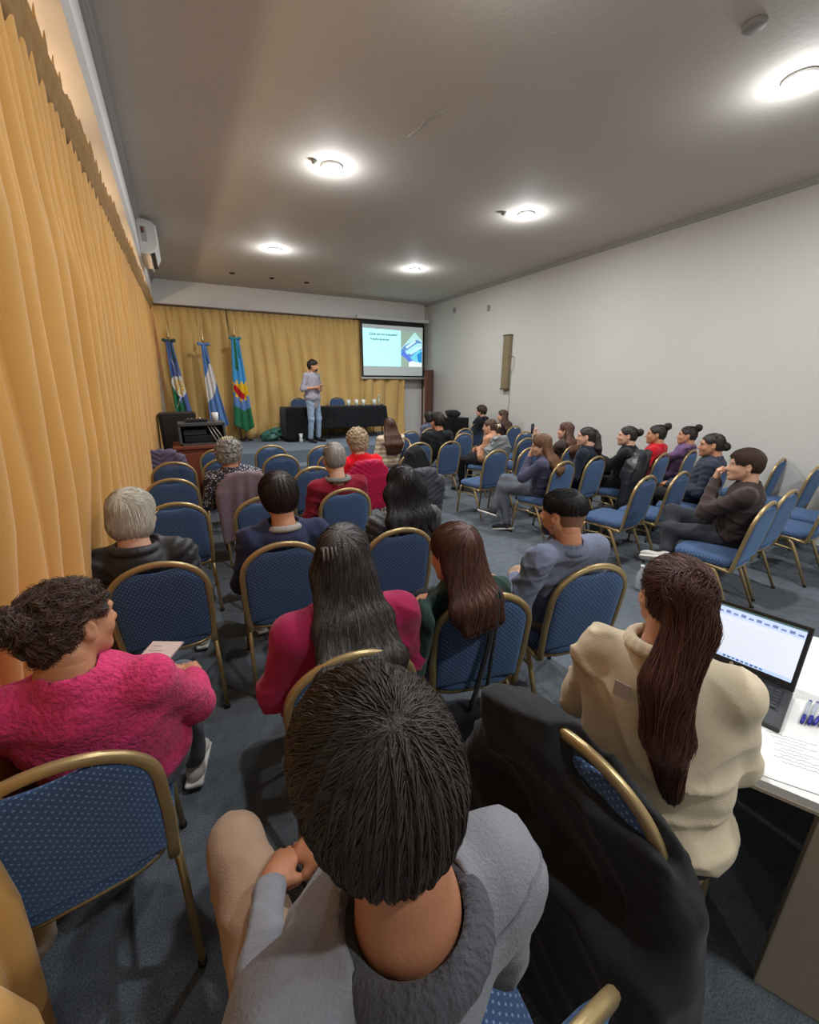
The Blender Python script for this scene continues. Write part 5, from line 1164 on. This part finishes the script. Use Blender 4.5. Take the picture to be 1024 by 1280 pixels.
# backpack under the chairs of the middle row
def backpack(x, y, rz, label):
    t = thing('backpack', label, 'backpack', (x, y, 0), rz)
    sb = S(); sb.box((0, 0, .2), (.15, .09, .2), None, .07, k=.03).box((0, -.1, .14), (.11, .03, .11), None, .03, k=.02); sb.disp = wrinkle(.008, 18, 6); sb.amp = .012
    sdf_obj('pack_body', sb, .012, BLK, t); MB().sweep([(-.03, .0, .38), (0, 0, .44), (.03, 0, .38)], .008, n=6).obj('handle', BLK, t, True)
    for q in (-1, 1): MB().sweep([(q*.08, .09, .36), (q*.09, .15, .25), (q*.09, .1, .05)], .015, .005, 6).obj('strap', BLK, t, True)
backpack(4.12, 2.98, .3, 'black backpack on the floor behind the chair of the girl in the navy hoodie')

# ---------------------------------------------------------------- table with the laptop
TA = math.atan2(.45, .89)      # table normal points back at the woman
tn = np.array([.89, .45]); te = np.array([.45, -.89])
e0 = np.array([1.155, .37])    # left end of the near edge
tz = .76
tbl = thing('side_table', 'white-topped table at the right edge under the laptop', 'table', (e0[0], e0[1], 0), TA)
# local frame of the table: x away from the woman, y to her left
TW = plain('white laminate', (222, 221, 218), rough=.4); PANEL = mat('grey brown laminate', srgb(170, 156, 138), rough=.6, scale=30, var=.1, bump=.05)
def rect_round(x0, x1, y0, y1, r, z0, z1, rs):
    m = MB(); P = []
    for cx_, cy_, a0 in ((x1-r, y1-r, 0), (x0+r, y1-r, PI/2), (x0+r, y0+r, PI), (x1-r, y0+r, 1.5*PI)):
        for k in range(7): a = a0+PI/2*k/6; P.append((cx_+r*math.cos(a), cy_+r*math.sin(a)))
    n_ = len(P); V = [(p[0], p[1], z) for z in (z0, z1) for p in P]
    return m.add(V, [tuple(range(n_))[::-1], tuple(range(n_, 2*n_))]+[(i, (i+1) % n_, n_+(i+1) % n_, n_+i) for i in range(n_)])
rect_round(0, .95, -1.35, .22, .03, tz-.025, tz, 0).obj('table_top', TW, tbl)
rect_round(-.002, .952, -1.352, .222, .03, tz-.035, tz-.025, 0).obj('edge_band', PANEL, tbl)
MB().box((.04, -1.3, .0), (.07, -.225, tz-.035), .004).obj('front_panel', PANEL, tbl)
MB().box((.88, -1.3, .0), (.91, .14, tz-.035), .004).obj('back_panel', PANEL, tbl)
# laptop
def tl(x, y): return e0+tn*x-te*y    # local -> world (y to the left = -te)
lc = np.array([1.56, .60])
lt = thing('laptop', 'open dark laptop with a lit document on its screen', 'laptop', (1.375, .505, tz+.001), math.radians(13))
LW, LD = .345, .235
lm = plain('dark grey laptop shell', (58, 58, 60), rough=.45, metal=.3)
MB().box((0, -LW/2, 0), (LD, LW/2, .018), .006).obj('base', lm, lt)
kb = MB().box((.085, -LW/2+.02, .0185), (LD-.02, LW/2-.02, .0192)).obj('keyboard', BLACK, lt)
KM = plain('key cap', (40, 40, 42), rough=.5); kme = None
for r_ in range(6):
    for c_ in range(15):
        w_ = (LW-.05)/15
        if r_ == 5 and 4 <= c_ <= 8:
            if c_ > 4: continue
        x = .092+(5-r_)*.0195; y = LW/2-.027-c_*w_
        if kme is None:
            o = MB().box((0, -w_+.003, 0), (.0165, 0, .003), .0008).obj('key', KM, kb); kme = o.data
        else: o = bpy.data.objects.new('key', kme); COL.objects.link(o); o.parent = kb
        o.location = (x, y, .019)
        if r_ == 5 and c_ == 4: o.scale = (1, 5, 1)
MB().box((.015, -.055, .0185), (.075, .055, .019)).obj('touchpad', plain('touchpad grey', (72, 72, 74), rough=.4), lt)
MB().box((LD-.012, -LW/2+.03, .010), (LD+.004, LW/2-.03, .022), .004).obj('hinge', BLACK, lt)
an_ = math.radians(20); LH = .225
lid = MB().box((0, -LW/2, 0), (.007, LW/2, LH), .003).obj('lid', lm, lt); lid.location = (LD+.001, 0, .014); lid.rotation_euler = (0, an_, 0)
MB().box((-.0012, -LW/2+.004, .006), (.0, LW/2-.004, LH-.004)).obj('bezel', BLACK, lid)
def scr(name, y0, y1, z0, z1, d, col, e): 
    return obj(name, [(-d, y0, z0), (-d, y1, z0), (-d, y1, z1), (-d, y0, z1)], [(0, 3, 2, 1)], plain('scr'+str(col)+name, col, emit=(srgb(*col), e), rough=.3), lid, False)
sx = LW/2-.014
scr('display', -sx, sx, .028, LH-.014, .0016, (206, 213, 228), .6)
scr('toolbar', -sx, sx, LH-.048, LH-.020, .0020, (176, 192, 226), .7)
scr('title_bar', -sx, sx, LH-.020, LH-.014, .0022, (74, 104, 100), .5)
scr('task_bar', -sx, sx, .028, .040, .0020, (170, 190, 226), .7)
for k in range(9): scr('task_icon', -.02-.013*k+.05, -.028-.013*k+.05, .031, .037, .0026, ((60, 80, 140), (90, 90, 100), (70, 120, 160))[k % 3], .5)
for k in range(14): scr('toolbar_icon', sx-.012-.022*k, sx-.026-.022*k, LH-.040, LH-.030-.004*(k % 2), .0026, (110, 128, 170), .5)
for k in range(7): scr('text_row', -sx+.05, sx-.06-.01*(k % 3), .055+.017*k, .057+.017*k, .0022, (196, 200, 210), .65)
scr('side_note', sx-.006, sx-.03, .06, .16, .0024, (186, 190, 204), .6)
MB().lathe([(0, 0), (.0055, 0), (.0055, .0012), (0, .0012)], (0, 0, 0), 18, 'x').obj('badge', CHROME, lid).location = (-.0025, 0, .0165)
text('hp', .007, (-.0028, .0035, .0145), (PI/2, 0, -PI/2), BLACK, lid)
# papers, pens
PAP = plain('white paper', (232, 231, 228), rough=.8); INK = plain('pen ink', (70, 72, 90))
def place(x, y): return (e0[0]+tn[0]*x+(-te[0])*y, e0[1]+tn[1]*x+(-te[1])*y)
for i, (x, y, rz, lb) in enumerate(((.135, -.20, .12, 'handwritten sheet of paper on the white table beside the laptop'), (.40, -.42, -.2, 'blank sheet of paper under the pens on the white table'))):
    px_, py_ = place(x, y); t = thing('paper_sheet', lb, 'paper', (px_, py_, tz+.0015+.002*i), TA+rz)
    MB().box((-.105, -.148, 0), (.105, .148, .001)).obj('sheet', PAP, t)
    if i == 0:
        rr = np.random.default_rng(5)
        for k in range(9):
            xx = .085-.014*k; y0 = .05+.03*rr.random(); pts = []
            L_ = rr.uniform(.06, .13)
            for q in range(26): pts.append((xx+.0022*math.sin(q*2.1)+.0012*math.sin(q*5.3), y0-L_*q/25, .0015))
            MB().sweep(pts, .0005, .0003, 4, up=(0, 0, 1)).obj('handwriting', INK, t)
BPM = plain('clear pen barrel', (168, 176, 190), rough=.15); CAPM = plain('blue pen cap', (38, 38, 140), rough=.3)
for i in range(6):
    x = .345+.006*i; y = -.218-.017*i; px_, py_ = place(x, y)
    t = thing('ballpoint_pen', 'clear ballpoint pen with blue cap, '+['nearest the laptop', 'second from the laptop', 'third from the laptop', 'fourth from the laptop', 'fifth from the laptop', 'farthest from the laptop'][i], 'pen', (px_, py_, tz+.0085), TA-.28-.05*i+(.04 if i % 2 else 0), 'blue-capped pens beside the laptop')
    MB().sweep([(0, 0, 0), (.095, 0, 0)], .0038, n=8).obj('barrel', BPM, t, True); MB().sweep([(-.042, 0, 0), (.004, 0, 0)], [.0045, .0056], n=10).obj('cap', CAPM, t, True); MB().sweep([(.092, 0, 0), (.100, 0, 0)], .0042, n=8).obj('end_plug', CAPM, t, True)
lk = S()
MB().sweep([(1.18, .12, .42), (1.175, .09, .455), (1.16, .06, .46)], .003, n=6)
# notebook held by the woman in pink
nb_ = thing('notebook', 'open spiral notebook with handwriting on the lap of the woman in pink', 'notebook', (-.275, 1.69, .688), math.radians(-38))
M1 = MB()
MB().box((-.075, -.125, -.004), (.075, .125, .0), .001).obj('cover', plain('grey cover', (120, 116, 116)), nb_)
MB().box((-.073, -.122, .0), (.072, .122, .004)).obj('pages', plain('pinkish paper', (214, 196, 190), rough=.8), nb_)
for k in range(15): 
    a = [( -.074+.006*math.cos(q), -.11+.0155*k, .001+.006*math.sin(q)) for q in np.linspace(0, 2*PI, 9)[:-1]]; MB().sweep(a, .0011, n=4, closed=True).obj('ring', BLACK, nb_, True)
for k in range(8):
    MB().sweep([(-.05+.11*q/20, .095-.024*k+.002*math.sin(2*q), .0046) for q in range(8+(k*5) % 12)], .0006, .0003, 4, up=(0, 0, 1)).obj('handwriting', INK, nb_)
nb_.rotation_euler = (math.radians(12), math.radians(-6), math.radians(-38))
# small things in hands
def world_of(key, v):
    r, j = PEOPLE[key]; a = r.rotation_euler[2]; return (r.location[0]+v[0]*math.cos(a)-v[1]*math.sin(a), r.location[1]+v[0]*math.sin(a)+v[1]*math.cos(a), r.location[2]+v[2])
def held(key, q, off): r, j = PEOPLE[key]; return world_of(key, j['A'][q][1]+np.array(off))
p_ = held('phone', -1, (.0, .055, .10)); t = thing('smartphone', 'black phone held up by the girl with reddish brown hair', 'phone', p_, math.radians(14))
MB().box((-.037, -.004, -.075), (.037, .004, .075), .003).obj('case', BLACK, t); MB().box((-.033, -.0052, -.07), (.033, -.004, .07)).obj('screen', plain('dim screen', (40, 44, 60), rough=.1), t)
p_ = held('cup', -1, (.06, .10, .02)); t = thing('travel_mug', 'pale metal drinking cup with a metal straw held by the woman in black', 'cup', p_, 0)
MB().lathe([(0, -.05), (.035, -.05), (.042, .05), (.038, .05), (.03, -.03), (0, -.03)], n=18).obj('mug', plain('pale metal', (196, 194, 188), rough=.3, metal=.4), t, True); MB().sweep([(0, 0, -.02), (.01, 0, .06), (.05, 0, .11), (.07, 0, .115)], .003, n=6).obj('straw', CHROME, t, True)
p_ = held('speaker', 1, (-.06, .035, .035)); t = thing('smartphone', 'dark phone in the hand of the man standing on the stage', 'phone', p_, math.radians(-140))
MB().box((-.035, -.07, -.004), (.035, .07, .004), .003).obj('case', BLACK, t)
p_ = held('purple', -1, (0, .10, .02)); t = thing('smartphone', 'pale phone in the hand of the woman in the purple hoodie', 'phone', p_, .4)
MB().box((-.035, -.07, -.004), (.035, .07, .004), .003).obj('case', WHITE, t)
t = thing('water_bottle', 'clear water bottle standing on the carpet under the seat of the man in brown', 'bottle', (3.35, 1.95, 0))
MB().lathe([(0, 0), (.033, 0), (.035, .02), (.034, .15), (.014, .19), (.013, .21), (0, .21)], n=16).obj('bottle_body', mat('clear plastic 2', srgb(170, 176, 180), rough=.08, bump=0, spec=.7), t, True); MB().lathe([(0, .21), (.016, .21), (.016, .235), (0, .235)], n=12).obj('cap', WHITE, t, True)
# hair claw of the woman in lace, claw clip of the woman in tan, clip of the woman in magenta
def claw(key, off, label, m, s_=1.0):
    r, j = PEOPLE[key]; p = world_of(key, j['H']+j['M']@np.array(off)); t = thing('hair_clip', label, 'hair clip', p, r.rotation_euler[2])
    mb = MB()
    for k in range(5): x = (k-2)*.012*s_; mb.sweep([(x, 0, .01*s_), (x*1.1, -.022*s_, .022*s_), (x*1.2, -.034*s_, 0), (x*1.1, -.022*s_, -.03*s_)], .0038*s_, n=6)
    mb.sweep([(-.03*s_, 0, .012*s_), (.03*s_, 0, .012*s_)], .007*s_, n=8); mb.obj('claw', m, t, True); return t
claw('tan', (0, -.11, .0), 'pale claw clip in the hair of the woman in tan', plain('cream clip', (214, 196, 164)), 1.5)
claw('lace', (.0, -.03, .13), 'pale yellow claw clip on top of the grey hair of the woman in lace', plain('pale yellow clip', (222, 208, 150)), 1.5)
claw('magenta', (-.03, -.105, .05), 'small grey clip holding back the long grey-streaked hair', plain('grey clip', (96, 92, 90)), 1.0)
# patch on the back of the cream fleece
r_, j_ = PEOPLE['cream']
MB().box((-.085, -.0015, -.028), (-.045, .0015, .014), .001).obj('patch', plain('pale patch', (176, 166, 158)), r_)
pt = bpy.data.objects['patch']; N_ = j_['N']; pt.location = (N_[0]+.0, N_[1]-.150, N_[2]-.055); pt.rotation_euler = (-.12, 0, -.15)
# sewn seams of the grey sweatshirt: thin welts that follow the cloth from the neck rib to the sleeves
def seam(key, name, pts, m, r=.0017):
    r_, j = PEOPLE[key]; T = j['T']; P = []
    for a, b in zip(pts[:-1], pts[1:]):
        for t in np.linspace(0, 1, 14)[:-1]: P.append(np.array(a)*(1-t)+np.array(b)*t)
    from mathutils.bvhtree import BVHTree
    top = [c for c in r_.children if c.name.split('.')[0] == 'top'][0].data
    bv = BVHTree.FromPolygons([v.co for v in top.vertices], [tuple(p.vertices) for p in top.polygons]); Q = []
    for p in P: c, n_, _, _ = bv.find_nearest(Vector(p)); Q.append(c+n_*.0006)
    P = Q
    MB().sweep([tuple(p) for p in P], r, n=6).obj(name, m, r_, True)
j_ = PEOPLE['boy'][1]; SEAM = fabric('grey seam', (104, 104, 110))
for q in (-1, 1):
    a = j_['N']+np.array([q*.078, -.085, -.02]); b = j_['sh'][q]+np.array([q*.075, .01, -.01])
    seam('boy', 'seam', [a, (a+b)/2+np.array([0, -.01, .03]), b], SEAM)
